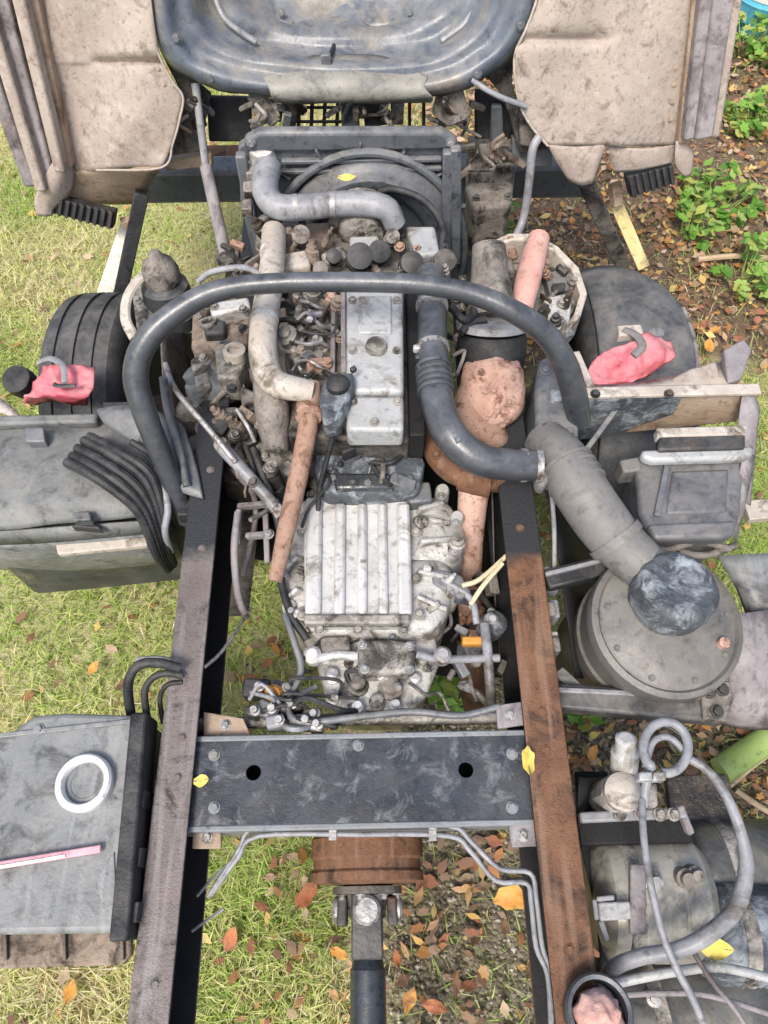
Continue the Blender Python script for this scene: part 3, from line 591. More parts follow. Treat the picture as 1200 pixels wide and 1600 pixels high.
# flywheel end
fw = prism('flywheel_housing', [P(u, v, 1.0) for u, v in ((498, 688), (560, 682), (650, 684), (664, 720), (655, 764), (560, 772), (505, 770), (490, 730))], (0, 0, -.35), 'mottled', en, .016, seg=3)
for u, v in ((520, 700), (548, 705), (600, 700), (640, 705), (520, 750), (575, 758), (640, 752)): bolt(fw, P(u, v, 1.001), .010, .011, material='slate')
bar('lifting_eye', P(535, 712, 1.02), P(560, 702, 1.02), .012, .04, 'blackmetal', fw); bar('lifting_eye', P(597, 706, 1.02), P(622, 704, 1.02), .012, .035, 'blackmetal', fw)
pp('timing_cover', [(520, 738), (610, 738), (618, 762), (524, 764)], 1.012, .05, 'plate', fw, bevel=.008)
pp('dark_gap_fill', [(634, 440), (658, 440), (664, 680), (640, 680)], 1.10, .16, 'void', en, bevel=.004)  # black strip standing in for the dark gap beside the head
# pale intake manifold pipe
ptube('manifold_pipe', [(428, 362, 1.12), (424, 430, 1.15), (413, 500, 1.17), (412, 560, 1.17), (430, 598, 1.17), (488, 612, 1.15)], [38, 40, 43, 46, 44, 34], 'cream', en, n=16, k=6)['label'] = 'pale cream curved metal pipe'
for v in (395, 500): clamp(en, P(425 if v < 450 else 413, v, 1.135 if v < 450 else 1.17), (0, 1, .1), .0335 if v > 450 else .031, 'alloy')
ptube('manifold_branch', [(412, 560, 1.13), (425, 640, 1.10), (432, 700, 1.02)], [40, 55, 40], 'casting', en, n=14)
lathe('manifold_flange', P(424, 372, 1.05), (0, .15, 1), [(.04, 0), (.04, .03), (.03, .032), (.03, .06)], 'alloydirty', en, 20)
# rusty heater pipe with its collar
rp = ptube('rusty_pipe', [(487, 600, 1.14), (484, 650, 1.12), (468, 735, 1.06), (447, 830, 1.02), (430, 908, .99)], [30, 31, 31, 29, 22], 'rustpipe', en, n=14, k=5); rp['label'] = 'straight rusty brown pipe slanting over the gearbox edge'
lathe('collar', P(484, 636, 1.115), (0, -.8, .25), [(.029, -.045), (.033, -.04), (.033, .035), (.029, .04)], 'rustpipe', rp, 18)
# injectors, pump and clutter between the pipe and the cover
q = random.Random(5)
for i in range(4):
    y = 470+i*32; lathe('injector', P(462+q.uniform(-6, 10), y, 1.08), (q.uniform(-.1, .1), .1, 1), [(.014, 0), (.014, .02), (.010, .024), (.010, .045), (.006, .05)], 'alloydirty', en, 12)
    ptube('fuel_line', [(462, y, 1.12), (480, y+q.uniform(-14, 6), 1.14), (500, y+q.uniform(0, 12), 1.13), (520, y+12, 1.09)], 6, 'steel', en, n=6)
for u, v, r, h, m in ((465, 545, .035, .09, 'alloydirty'), (500, 520, .03, .07, 'casting'), (515, 480, .022, .06, 'pinkrust'), (500, 470, .02, .08, 'casting'), (480, 570, .024, .06, 'steel'), (510, 560, .02, .08, 'alloydirty'), (463, 495, .022, .05, 'blackmetal'), (455, 465, .02, .05, 'rubber')):
    lathe('pump_body', P(u, v, 1.05), (q.uniform(-.3, .3), q.uniform(-.3, .1), 1), [(r, 0), (r, h*.5), (r*.8, h*.55), (r*.8, h*.85), (r*.45, h*.9), (r*.4, h)], m, en, 16)
for a, b_, m in (((452, 458), (528, 470), 'casting'), ((452, 505), (530, 515), 'dirtyiron'), ((470, 585), (530, 590), 'dirtyiron'), ((522, 455), (520, 590), 'lilac')):
    bar('bracket', P(*a, 1.09), P(*b_, 1.09), .012, .03, m, en)
ptube('wire_loop', [(448, 555, 1.11), (452, 580, 1.13), (474, 592, 1.14), (490, 580, 1.13)], 7, 'rubber', en, n=6)
ff = pp('fuel_filter_head', [(508, 588), (552, 580), (554, 600), (545, 625), (530, 655), (505, 660), (498, 620)], 1.19, .07, 'mottled', en, bevel=.008)
lathe('filter_cap', P(528, 606, 1.185), (0, 0, 1), [(.026, 0), (.026, .02), (.02, .026), (.01, .03)], 'rubber', ff, 18)
bar('spout', P(548, 580, 1.2), P(556, 575, 1.2), .012, .014, 'rubber', ff)
for i, pts in enumerate(([(525, 640, 1.16), (518, 690, 1.1), (500, 760, 1.0), (497, 800, .95)], [(535, 640, 1.16), (542, 672, 1.12), (560, 690, 1.05)])): ptube('fuel_hose', pts, 9, 'rubber', en, n=8)
# left flank castings
for pts, z, h, m in (([(300, 480), (360, 468), (392, 470), (392, 520), (380, 560), (320, 580), (298, 540)], 1.0, .3, 'browndirt'), ([(325, 472), (388, 462), (392, 480), (330, 492)], 1.04, .05, 'alloy'), ([(335, 545), (372, 538), (385, 560), (370, 592), (338, 590)], 1.03, .1, 'alloydirty'), ([(372, 600), (400, 610), (430, 690), (470, 700), (468, 745), (420, 730), (385, 680)], .98, .3, 'casting'), ([(300, 600), (330, 590), (372, 660), (385, 720), (350, 720), (318, 660)], .92, .3, 'dirtyiron'), ([(296, 560), (318, 552), (330, 600), (308, 612)], 1.0, .12, 'alloydirty'), ([(390, 640), (440, 640), (440, 690), (410, 690)], 1.03, .1, 'alloydirty'), ([(318, 500), (352, 498), (352, 520), (318, 522)], 1.03, .06, 'rubber')):
    pp('casting', pts, z, h, m, en, bevel=.010, seg=3)
alt = lathe('alternator', P(352, 630, .88), (-.45, .35, .75), [(.03, 0), (.062, .01), (.068, .03), (.068, .085), (.06, .10), (.05, .104), (.048, .125), (.03, .13)], 'slate', en, 26)
for i in range(9):
    a = i*2*math.pi/9; ax_ = Vector((-.45, .35, .75)).normalized(); e1 = ax_.orthogonal().normalized(); e2 = ax_.cross(e1); pc = P(352, 630, .88)+ax_*.105
    bar('vent_fin', pc+(e1*math.cos(a)+e2*math.sin(a))*.02, pc+(e1*math.cos(a)+e2*math.sin(a))*.046, .006, .006, 'blackmetal', alt, .001, up=ax_)
for u, v, z, r, h, m in ((330, 520, 1.0, .025, .06, 'alloydirty'), (368, 560, 1.02, .03, .05, 'cream'), (395, 650, 1.0, .02, .05, 'blackmetal'), (350, 690, .93, .03, .06, 'casting'), (450, 660, 1.04, .022, .06, 'casting'), (455, 690, 1.0, .018, .06, 'blackmetal'), (395, 690, .97, .022, .05, 'blackmetal'), (425, 745, .95, .025, .05, 'dirtyiron'), (440, 775, .9, .02, .06, 'rubber')):
    lathe('port', P(u, v, z), (q.uniform(-.3, .3), q.uniform(-.2, .3), 1), [(r, -.03), (r, h*.6), (r*.8, h*.62), (r*.6, h*.63), (r*.6, h*.4)], m, en, 16)
for u, v, z in ((312, 498, 1.0), (380, 484, 1.04), (335, 480, 1.04), (318, 560, 1.0), (380, 545, 1.0), (405, 665, 1.03), (430, 655, 1.03), (415, 715, .98), (450, 728, .98), (340, 640, .92)): bolt(en, P(u, v, z), .009, .010, material='alloydirty')
for pts, px, m in (([(310, 440, 1.05), (330, 425, 1.08), (380, 418, 1.1), (410, 430, 1.1)], 10, 'hosegrey'), ([(395, 700, 1.0), (410, 740, .98), (428, 790, .95), (440, 850, .92), (438, 900, .93), (455, 960, .92), (480, 1000, .9)], 12, 'rubber'), ([(370, 660, 1.0), (385, 700, .98), (405, 760, .96), (425, 800, .93)], 9, 'blackmetal'), ([(330, 700, .85), (370, 740, .88), (400, 790, .86), (380, 900, .8)], 9, 'lilac'), ([(370, 640, 1.06), (388, 668, 1.05), (398, 690, 1.02)], 7, 'steel')): ptube('engine_hose', pts, px, m, en, n=8)
# front of the engine: pulley, hub, water pump, thermostat pipe
hub = PY(565, 372, 1.62)
fan = lathe('fan_hub', hub+Vector((0, .14, -.03)), (0, -1, 0), [(.05, 0), (.09, .01), (.095, .05), (.07, .06), (.06, .1), (.03, .11)], 'alloydirty', en, 28)
for pts, z, h, m in (([(420, 350), (520, 345), (545, 375), (540, 425), (440, 428), (420, 400)], 1.05, .25, 'browndirt'), ([(520, 370), (610, 360), (660, 380), (655, 428), (530, 428)], 1.06, .2, 'dirtyiron'), ([(632, 352), (680, 352), (688, 395), (652, 400)], 1.10, .06, 'covergrey'), ([(545, 368), (592, 366), (595, 390), (548, 394)], 1.10, .06, 'covergrey'), ([(440, 395), (480, 388), (486, 415), (446, 420)], 1.10, .05, 'cream'), ([(500, 395), (535, 380), (545, 400), (510, 412)], 1.1, .05, 'alloydirty')): pp('front_casting', pts, z, h, m, en, bevel=.010, seg=3)
for u, v, r, m in ((560, 405, .035, 'rubber'), (590, 398, .03, 'rubber'), (640, 415, .03, 'blackmetal'), (500, 425, .02, 'casting'), (470, 372, .025, 'casting'), (690, 412, .03, 'dirtyiron'), (520, 405, .02, 'blackmetal'), (610, 375, .02, 'alloydirty')): lathe('pulley', P(u, v, 1.09), (.1, -.6, .8), [(r, -.02), (r, .01), (r*.8, .015), (r*.8, .03), (r, .035), (r, .05), (r*.4, .055)], m, en, 20)
ptube('coolant_pipe', [(418, 262, 1.18), (414, 296, 1.18), (432, 322, 1.17), (475, 324, 1.17), (540, 318, 1.17), (600, 324, 1.17), (618, 352, 1.12)], [42, 42, 40, 39, 38, 38, 34], 'hosegrey', en, n=16)['label'] = 'pale grey coolant pipe across the fan cowl'
clamp(en, P(520, 320, 1.17), (1, 0, 0), .0320, 'steel'); clamp(en, P(462, 324, 1.17), (1, .1, 0), .0330, 'steel'); clamp(en, P(590, 321, 1.17), (1, -.1, 0), .0315, 'steel')
lathe('thermostat_housing', P(415, 262, 1.12), (0, -.2, 1), [(.05, 0), (.052, .03), (.04, .05), (.035, .08), (.02, .085)], 'alloy', en, 22)
ptube('front_hose', [(690, 395, 1.08), (690, 350, 1.1), (660, 312, 1.12), (615, 296, 1.13), (590, 300, 1.13)], 12, 'rubber', en, n=8)

# oil dipstick rod
tag(ptube('dipstick_rod', [(258, 568, 1.10), (275, 610, 1.09), (330, 675, 1.06), (368, 722, 1.03)], 9, 'steel', None, n=8), 'thin shiny steel rod slanting from the black hoop towards the gearbox', 'rod')
t = thing('linkage_tube', 'short thick grey tube with a fork end beside the rusty pipe', 'linkage', P(390, 745, .8))
ptube('tube', [(348, 700, 1.02), (392, 748, .99), (430, 792, .96)], [22, 20, 20], 'hosegrey', t, n=12)
lathe('ball_end', P(350, 702, 1.0), (0, 0, 1), [(.012, 0), (.02, .01), (.021, .025), (.012, .036)], 'alloydirty', t, 14)
bar('fork', P(425, 786, .96), P(440, 806, .95), .03, .02, 'steel', t)

# ================================================================== RADIATOR AND FAN COWL
YR = 1.88
ra = thing('radiator', 'radiator with dusty blue-grey fan cowl below the tipped cab', 'radiator', PY(545, 300, YR)*1.0)
ra.location.z = .5; ORG[ra.name] = ra.location.copy()
def arc(cx, cy, r, a0, a1, n, sy_=1.0): return [(cx+r*math.cos(R(a0+(a1-a0)*i/n)), cy-r*sy_*math.sin(R(a0+(a1-a0)*i/n))) for i in range(n+1)]
out = [(372, 230), (402, 214), (560, 211), (690, 213), (718, 232), (722, 300), (716, 420), (400, 420), (376, 320)]
inn = arc(562, 420, 148, 178, 2, 24, 1.0)
hole = [PY(u, v, YR) for u, v in arc(560, 405, 62, 0, 345, 23, .8)]
cow = prism('fan_cowl', [PY(u, v, YR) for u, v in out], (0, .03, 0), 'slate', ra, .006)
patch('cowl_funnel', [[PY(578+r_*math.cos(R(a_)), 392-r_*.97*math.sin(R(a_)), YR-d_) for a_ in range(0, 361, 15)] for r_, d_ in ((148, .012), (138, .03), (122, .05), (112, .075), (96, .07), (90, .04), (40, .03))], 'slate', ra, 2, .004)
finish('cowl_ring', *tube_data([PY(u, v, YR-.02) for u, v in arc(575, 385, 150, 0, 360, 48, .98)], .013, 10, 1), 'slate', ra)
finish('cowl_ring', *tube_data([PY(u, v, YR-.055) for u, v in arc(585, 392, 112, 0, 360, 48, .95)], .017, 10, 1), 'slate', ra)
core = prism('core', [PY(u, v, YR+.04) for u, v in ((395, 232), (700, 232), (700, 430), (395, 430))], (0, .05, 0), 'dirtyiron', ra, .004)
for i in range(16): 
    v = 240+i*11; bar('fin', PY(400, v, YR+.036), PY(696, v, YR+.036), .016, .004, 'slate', core, 0, up=(0, 0, 1))
hdr = prism('header_tank', [PY(u, v, YR-.012) for u, v in ((380, 220), (404, 207), (690, 206), (716, 222), (712, 236), (384, 240))], (0, .035, 0), 'slate', ra, .012, seg=3)
for i, (u, v) in enumerate(((392, 222), (704, 222))): bolt(hdr, PY(u, v, YR-.0125), .010, .009, (0, -1, 0), 'hosegrey')
for (a, b_) in (((376, 240), (404, 400)), ((712, 230), (712, 410)), ((700, 235), (696, 410))): bar('side_strut', PY(*a, YR-.03), PY(*b_, YR-.05), .03, .03, 'slate', ra, .005, up=(0, 1, 0))
for v0, v1 in ((248, 252), (262, 268)): bar('cowl_rib', PY(440, v1, YR-.016), PY(690, v0, YR-.016), .012, .018, 'slate', ra, .003, up=(0, 1, 0))
for i in range(7):
    a = R(20+i*23); u, v = 560+150*math.cos(a), 372-150*.88*math.sin(a); u2, v2 = 560+178*math.cos(a), 372-170*.88*math.sin(a); bar('cowl_rib', PY(u, v, YR-.014), PY(u2, v2, YR-.014), .006, .016, 'slate', ra, .002, up=(0, 1, 0))
# clips on the cowl's left
for u, v in ((392, 262), (388, 290), (384, 318)): pp('cowl_clip', [(u-9, v-7), (u+9, v-9), (u+9, v+8), (u-8, v+9)], 1.16, .03, 'alloydirty', ra)

# ================================================================== BLACK HOOP
hp = thing('hoop_bar', 'thick black tubular hoop arching over the engine', 'hoop', P(560, 760, .6))
hpts = [(292, 812, .86), (262, 735, 1.0), (228, 650, 1.14), (212, 585, 1.22), (232, 528, 1.28), (290, 478, 1.32), (350, 452, 1.345), (440, 442, 1.36), (560, 441, 1.36), (660, 445, 1.36), (740, 460, 1.345), (808, 490, 1.32), (856, 526, 1.27), (884, 572, 1.2), (898, 620, 1.12), (905, 660, 1.04)]
ptube('hoop_tube', hpts, [30, 33, 38, 40, 39, 36, 33, 31, 31, 31, 33, 36, 38, 40, 40, 36], 'hoop', hp, n=18, k=6)
box('foot_plate', (-RX-.02, P(285, 790, .86).y, .84), (.03, .12, .16), 'blackmetal', hp)
for y_ in (-.04, .04): bolt(hp, (-RX-.036, P(285, 790, .86).y+y_, .87), .009, .009, (-1, 0, 0), material='slate')
# left wing plate behind the hoop leg
patch('gusset_sheet', [[P(240, 640, 1.05), P(262, 650, 1.03), P(285, 660, 1.0)], [P(262, 700, 1.0), P(285, 710, .98), P(305, 720, .96)], [P(285, 770, .96), P(300, 775, .955), P(318, 780, .955)]], 'slate', hp, 4, .008)
# right foot casting
ft = prism('foot_casting', [P(u, v, 1.06) for u, v in ((842, 560), (880, 545), (908, 600), (905, 690), (862, 700), (838, 672), (836, 610))], (0, 0, -.2), 'slate', hp, .014, seg=3)
for u, v in ((852, 580), (892, 590), (852, 670), (890, 676), (875, 610)): bolt(ft, P(u, v, 1.061), .010, .010, material='slate')

# ================================================================== CHARGE AIR DUCT, TURBO AND EXHAUST
du = thing('air_duct', 'bent black charge air duct between the valve cover and the turbocharger', 'air duct', P(690, 650, .8))
ptube('duct_pipe', [(672, 430, 1.12), (675, 500, 1.15), (676, 560, 1.16), (684, 630, 1.16), (704, 680, 1.15), (745, 716, 1.13), (795, 726, 1.11), (838, 728, 1.10)], [46, 46, 48, 52, 54, 52, 50, 50], 'hoop', du, n=18, k=6)
for j_ in range(5): lathe('hose_rib', P(676.5+j_*.8, 575+j_*9, 1.16), (.06, -1, 0), [(.040, -.004), (.0435, -.001), (.0435, .003), (.040, .006)], 'hoop', du, 20)
for u, v, a in ((675, 478, (0, 1, 0)), (748, 717, (1, -.35, 0)), (676, 545, (0, 1, 0)), (818, 727, (1, -.05, 0)), (841, 728, (1, -.05, 0))): clamp(du, P(u, v, 1.155 if v < 600 else 1.10), a, .0385 if v < 600 else .037, 'steel')
for v in (545, 560, 575): box('sensor', P(652+(v-545)*.2, v, 1.17), (.02, .014, .02), 'alloy' if v == 545 else 'blackmetal', du)
pp('seam_strip', [(690, 650), (700, 648), (722, 686), (714, 692)], 1.185, .01, 'mottled', du)

tu = thing('turbocharger', 'rounded pinkish rusty turbocharger housing inside the black hoop', 'turbocharger', P(770, 620, .7))
tc = P(772, 612, 1.0)
V, Fc = [], []
n, mrows = 36, 24
for i in range(mrows+1):
    th_ = math.pi*i/mrows
    for j in range(n):
        ph = 2*math.pi*j/n; d = Vector((math.sin(th_)*math.cos(ph), math.sin(th_)*math.sin(ph), math.cos(th_)))
        rad = .082*(1+.26*noise.noise(d*1.6+Vector((4, 1, 2)))+.10*abs(noise.noise(d*4.3))+.035*noise.noise(d*12)); rad = min(rad, .086+.006*d.y)
        if d.y < -.55: rad *= 1-.25*(-d.y-.55)
        V.append(tc+Vector((d.x*rad*(1+.12*d.y), d.y*rad*1.5, d.z*rad*.85)))
Fc = [(i*n+j, i*n+(j+1) % n, (i+1)*n+(j+1) % n, (i+1)*n+j) for i in range(mrows) for j in range(n)]
finish('turbine_housing', V, Fc, 'pinkrust', tu, angle=35)
ptube('volute', [(738, 602, .99), (728, 630, .99), (738, 662, .98), (768, 680, .95), (775, 700, .90)], [34, 44, 48, 48, 42], 'rustpipe', tu, n=16)
for u, v in ((752, 582), (800, 592), (796, 630), (770, 612)): bolt(tu, P(u, v, 1.062), .007, .008, (random.uniform(-.5, .5), random.uniform(-.3, .3), 1), material='rustpipe')
cl = thing('compressor_inlet', 'black rubber inlet sleeve around the top of the turbocharger', 'rubber sleeve', P(772, 545, .9))
pc = P(772, 540, 1.05)
lathe('sleeve', pc+Vector((0, .02, -.05)), (0, .55, .8), [(.088, -.05), (.093, 0), (.093, .04), (.086, .055), (.062, .055), (.062, .02)], 'rubber', cl, 30)
lathe('outer_ring', pc+Vector((0, .055, .0)), (0, .55, .8), [(.074, 0), (.096, .004), (.096, .022), (.074, .026)], 'covergrey', cl, 30)
lathe('inlet_pipe', pc+Vector((0, .09, .0)), (0, .8, .35), [(.066, 0), (.07, .03), (.06, .06), (.05, .12), (.045, .2)], 'casting', cl, 24)
for pts in ([(705, 480, 1.12), (725, 500, 1.12), (740, 490, 1.1), (735, 460, 1.05)], [(720, 520, 1.1), (735, 505, 1.1), (760, 500, 1.1)]): ptube('vacuum_hose', pts, 13, 'rubber', cl, n=8)

ex = thing('exhaust_elbow', 'orange-brown rusty exhaust elbow and pink downpipe below the air duct', 'exhaust pipe', P(735, 800, .4))
ptube('elbow', [(668, 672, .96), (678, 705, .97), (705, 735, .96), (745, 748, .95), (790, 752, .92)], [30, 36, 38, 40, 36], 'rust', ex, n=16)
ptube('elbow_flange', [(722, 742, .96), (745, 750, .96), (765, 752, .96)], 50, 'rust', ex, n=18)
ptube('downpipe', [(742, 750, .93), (738, 790, .90), (733, 850, .80), (733, 920, .66), (738, 1000, .5)], [52, 46, 44, 40, 36], 'pinkrust', ex, n=16)
ptube('tailpipe', [(738, 1000, .5), (740, 1060, .45), (752, 1120, .40)], 48, 'rust', ex, n=14)
for u, v in ((690, 690), (682, 712), (725, 728), (765, 738)): bolt(ex, P(u, v, .995), .009, .012, material='rust')

# dark sheet put in for the shade beside the gearbox
sd_ = thing('shade_panel', 'black sheet added for the shade between the exhaust downpipe and the rail', 'shade sheet', P(770, 850, .4))
patch('dark_sheet', [[P(768, 745, .9), P(770, 800, .88), P(772, 880, .82), P(775, 960, .75)], [P(760, 745, .6), P(762, 800, .58), P(765, 880, .55), P(765, 960, .5)], [P(720, 745, .45), P(720, 800, .45), P(725, 880, .43), P(725, 960, .43)]], 'blackmetal', sd_, 4, .004)

# small dirty fittings crowding the engine and gearbox
def clutter(parent, poly, z0, z1, n, seed, mats):
    q = random.Random(seed); us = [a for a, _ in poly]; vs_ = [b for _, b in poly]; k = 0
    def inside(u, v):
        c = False; m = len(poly)
        for i in range(m):
            (x0, y0), (x1, y1) = poly[i], poly[i-1]
            if (y0 > v) != (y1 > v) and u < (x1-x0)*(v-y0)/(y1-y0)+x0: c = not c
        return c
    while k < n:
        u, v = q.uniform(min(us), max(us)), q.uniform(min(vs_), max(vs_))
        if not inside(u, v): continue
        k += 1; z = q.uniform(z0, z1); m = q.choice(mats); kind = q.random(); s = q.uniform(.008, .022); ax = Vector((q.uniform(-.6, .6), q.uniform(-.6, .4), 1))
        if kind < .3: lathe('pipe_union', P(u, v, z), ax, [(s, -.03), (s, .006), (s*.8, .009), (s*.8, .02), (s*.5, .022), (s*.5, .034)], m, parent, 10)
        elif kind < .5: box('small_bracket', P(u, v, z), (s*3, s*1.4, s*1.8), m, parent, rot=(q.uniform(-.4, .4), q.uniform(-.4, .4), q.uniform(0, 3)), bevel=.003)
        elif kind < .68: bar('lug_strip', P(u, v, z), P(u+q.uniform(-34, 34), v+q.uniform(-30, 30), z+q.uniform(-.03, .02)), .006, .02, m, parent, .002)
        elif kind < .80: bolt(parent, P(u, v, z+.01), q.uniform(.007, .011), .01, ax, m)
        else:
            pts = [(u, v, z)]
            for i in range(3): pts.append((pts[-1][0]+q.uniform(-32, 32), pts[-1][1]+q.uniform(-10, 38), z+q.uniform(-.05, .03)))
            ptube('small_hose', pts, q.choice([5, 6, 8, 10]), q.choice(['rubber', 'hosegrey', 'blackmetal', 'steel', 'casting']), parent, n=7)
CM = ['casting', 'alloydirty', 'dirtyiron', 'blackmetal', 'oily', 'browndirt', 'oily', 'casting', 'rustpipe']
clutter(en, [(300, 470), (392, 460), (400, 600), (430, 760), (380, 760), (320, 640)], .95, 1.05, 26, 21, CM)
clutter(en, [(448, 455), (536, 455), (536, 590), (448, 590)], 1.07, 1.14, 26, 22, CM)
clutter(en, [(400, 345), (720, 345), (720, 430), (400, 430)], 1.05, 1.11, 24, 23, CM)
clutter(en, [(345, 400), (410, 350), (410, 430), (360, 440)], 1.0, 1.08, 16, 24, CM)
clutter(en, [(690, 440), (745, 430), (720, 540), (700, 600)], 1.0, 1.08, 12, 25, CM)
clutter(en, [(500, 690), (650, 690), (650, 762), (500, 762)], 1.0, 1.012, 12, 26, ['mottled', 'slate', 'blackmetal'])
clutter(gb, [(495, 985), (690, 985), (660, 1110), (520, 1110)], .86, .90, 18, 27, ['alloydirty', 'casting', 'alloy', 'slate', 'alloydirty'])
clutter(gb, [(650, 790), (715, 800), (715, 960), (655, 980)], .90, .93, 6, 28, ['alloydirty', 'alloy', 'casting'])
clutter(gb, [(440, 870), (470, 850), (490, 990), (460, 980)], .88, .92, 6, 29, ['alloydirty', 'casting'])
clutter(gb, [(690, 900), (790, 890), (790, 1080), (700, 1080)], .75, .9, 22, 30, ['casting', 'dirtyiron', 'hosegrey', 'slate', 'rust'])
ut = thing('shade_tray', 'black tray added to deepen the shadow below the exhaust downpipe', 'tray', P(740, 850, .3))  # black sheets added to darken the space under the engine
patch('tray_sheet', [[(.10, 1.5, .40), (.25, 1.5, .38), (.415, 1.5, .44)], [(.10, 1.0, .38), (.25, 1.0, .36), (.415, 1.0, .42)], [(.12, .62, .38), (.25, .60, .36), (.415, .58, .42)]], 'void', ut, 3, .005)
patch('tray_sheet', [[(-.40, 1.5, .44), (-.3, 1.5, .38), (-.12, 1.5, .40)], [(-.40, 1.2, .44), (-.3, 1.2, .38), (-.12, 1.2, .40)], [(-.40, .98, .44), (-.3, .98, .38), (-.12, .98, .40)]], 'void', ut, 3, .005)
# ================================================================== TIPPED CAB
cb = thing('truck_cab', 'tipped-forward cab showing its dusty underside above the engine', 'truck cab', PC(560, 260))
def cpatch(name, rows, material, parent=cb, **kw): return patch(name, [[PC(*c) for c in r] for r in rows], material, parent, **kw)
def cprism(name, uv, d, h, material, parent=cb, **kw): return prism(name, [PC(u, v, d) for u, v in uv], -CN*h, material, parent, **kw)
# left wheel-arch underside
def lerp(a, b, t): return a+(b-a)*t
rowsL = [(-170, 28, 222, 0), (-60, 48, 230, 0), (0, 60, 235, .0), (55, 70, 242, .0), (84, 76, 249, .0), (97, 78, 253, -.028), (108, 80, 260, -.004), (150, 88, 285, 0), (185, 94, 281, .006), (225, 102, 270, .006), (262, 112, 252, 0)]
rows = []
for v, a, b_, d in rowsL:
    r = []
    for i in range(7):
        tt = i/6; dd = d if d > -.02 else (d if tt > .35 else 0)
        r.append((lerp(a, b_, tt), v+(6*(1-tt) if v > 200 else 0), dd-.05*(1-tt)**2+.012*math.sin(tt*7+v*.02)))
    rows.append(r)
la = cpatch('wheel_arch', rows, 'beige', k=4, thick=.002, rough=.003); la['label'] = 'dusty beige wheel arch with one straight crease'
cpatch('arch_return', [[(112, 268, -.05), (165, 263, -.02), (252, 262, -.002)], [(110, 290, -.08), (165, 292, -.09), (236, 284, -.09)], [(100, 312, -.08), (160, 318, -.14), (222, 318, -.20)]], 'tan', k=4, thick=.006)
cpatch('sill_corner', [[(90, 240, .0), (104, 250, .0), (118, 268, -.05)], [(66, 282, .01), (86, 292, .01), (112, 300, -.04)], [(54, 312, .0), (72, 318, .0), (84, 326, -.02)], [(58, 336, -.01), (72, 338, -.01), (82, 336, -.02)]], 'beige', k=4)
# edge roll of the arch
tube('arch_bead', [PC(u, v, .008) for u, v in ((222, -170), (230, -60), (235, 0), (242, 55), (250, 90), (270, 128), (286, 152), (281, 185), (270, 225), (252, 262), (150, 266))], .0035, 'beige', cb, n=8)
for i in range(9): bolt(la, PC(232+(v_ := i*24-60)*.10+(0 if v_ < 90 else (v_-90)*.25), v_, .006), .0045, .002, CN, 'tan', 'spot_weld')
# ribbed sill strips at the outer edge
for i, (a0, a1, d, m, nm) in enumerate((((-58, -15), (52, 292), -.02, 'lilac', 'door_sill'), ((-22, -5), (68, 300), .012, 'beige', 'door_sill'), ((4, -5), (82, 290), -.02, 'lilac', 'door_sill'), ((30, -5), (97, 270), .016, 'beige', 'door_sill'), ((48, -5), (106, 262), -.03, 'tan', 'door_sill'))):
    a, b_ = PC(a0[0]-(a1[0]-a0[0])*.5, a0[1]-150, d), PC(a1[0], a1[1]-4, d); o = bar(nm, a, b_, .042 if i % 2 == 0 else .034, .05, m, cb, .008, up=CN)
# left tread
def tread(pts, d, n, nm):
    o = cprism(nm, pts, d, .04, 'rubber', bevel=.004)
    for i in range(n):
        t0 = (i+.5)/n; a = PC(lerp(pts[0][0], pts[1][0], t0), lerp(pts[0][1], pts[1][1], t0), d+.004); b_ = PC(lerp(pts[3][0], pts[2][0], t0), lerp(pts[3][1], pts[2][1], t0), d+.004)
        bar('tread_rib', a, b_, .011, .016, 'blackmetal', o, .002, up=CN)
    return o
tread([(80, 308), (180, 332), (176, 358), (76, 332)], -.03, 9, 'step_tread')
# right wheel-arch underside
rowsR = [(-170, 850, 1092, 0), (-60, 846, 1084, 0), (0, 838, 1079, 0), (45, 822, 1076, 0), (62, 814, 1075, -.02), (75, 808, 1074, 0), (110, 805, 1071, 0), (160, 812, 1066, .004), (195, 830, 1061, .004), (228, 856, 1056, 0)]
rows = []
for v, a, b_, d in rowsR:
    r = []
    for i in range(8):
        tt = i/7; dd = d if (d > -.015 or tt < .55) else 0
        r.append((lerp(a, b_, tt), v, dd-.04*tt*tt+.014*math.sin(tt*8+v*.015)+(.016 if .55 < tt < .7 else 0)))
    rows.append(r)
wr = cpatch('wheel_arch', rows, 'beige', k=4, thick=.002, rough=.003); wr['label'] = 'dusty beige wheel arch ending in two torn flaps'
cpatch('arch_flap', [[(856, 226, .0), (900, 229, .004), (946, 226, 0)], [(868, 250, .0), (903, 252, .01), (938, 250, 0)], [(890, 284, -.01), (908, 289, .0), (926, 286, -.01)]], 'beige', k=4, thick=.005)
cpatch('arch_flap', [[(950, 228, -.01), (1005, 232, 0), (1056, 226, -.03)], [(955, 250, -.01), (1005, 250, .0), (1054, 240, -.03)], [(958, 270, -.02), (1005, 264, -.01), (1051, 254, -.03)]], 'beige', k=4, thick=.005)
tube('arch_bead', [PC(u, v, .008) for u, v in ((850, -170), (846, -60), (838, 0), (822, 45), (806, 80), (804, 112), (812, 162), (830, 197), (856, 228))], .004, 'cream', cb, n=8)
cpatch('sill_corner', [[(1056, 220, -.02), (1072, 222, -.02), (1084, 236, -.03)], [(1054, 245, -.02), (1068, 252, -.02), (1082, 258, -.03)], [(1056, 262, -.03), (1070, 276, -.03), (1080, 272, -.04)]], 'beige', k=4)
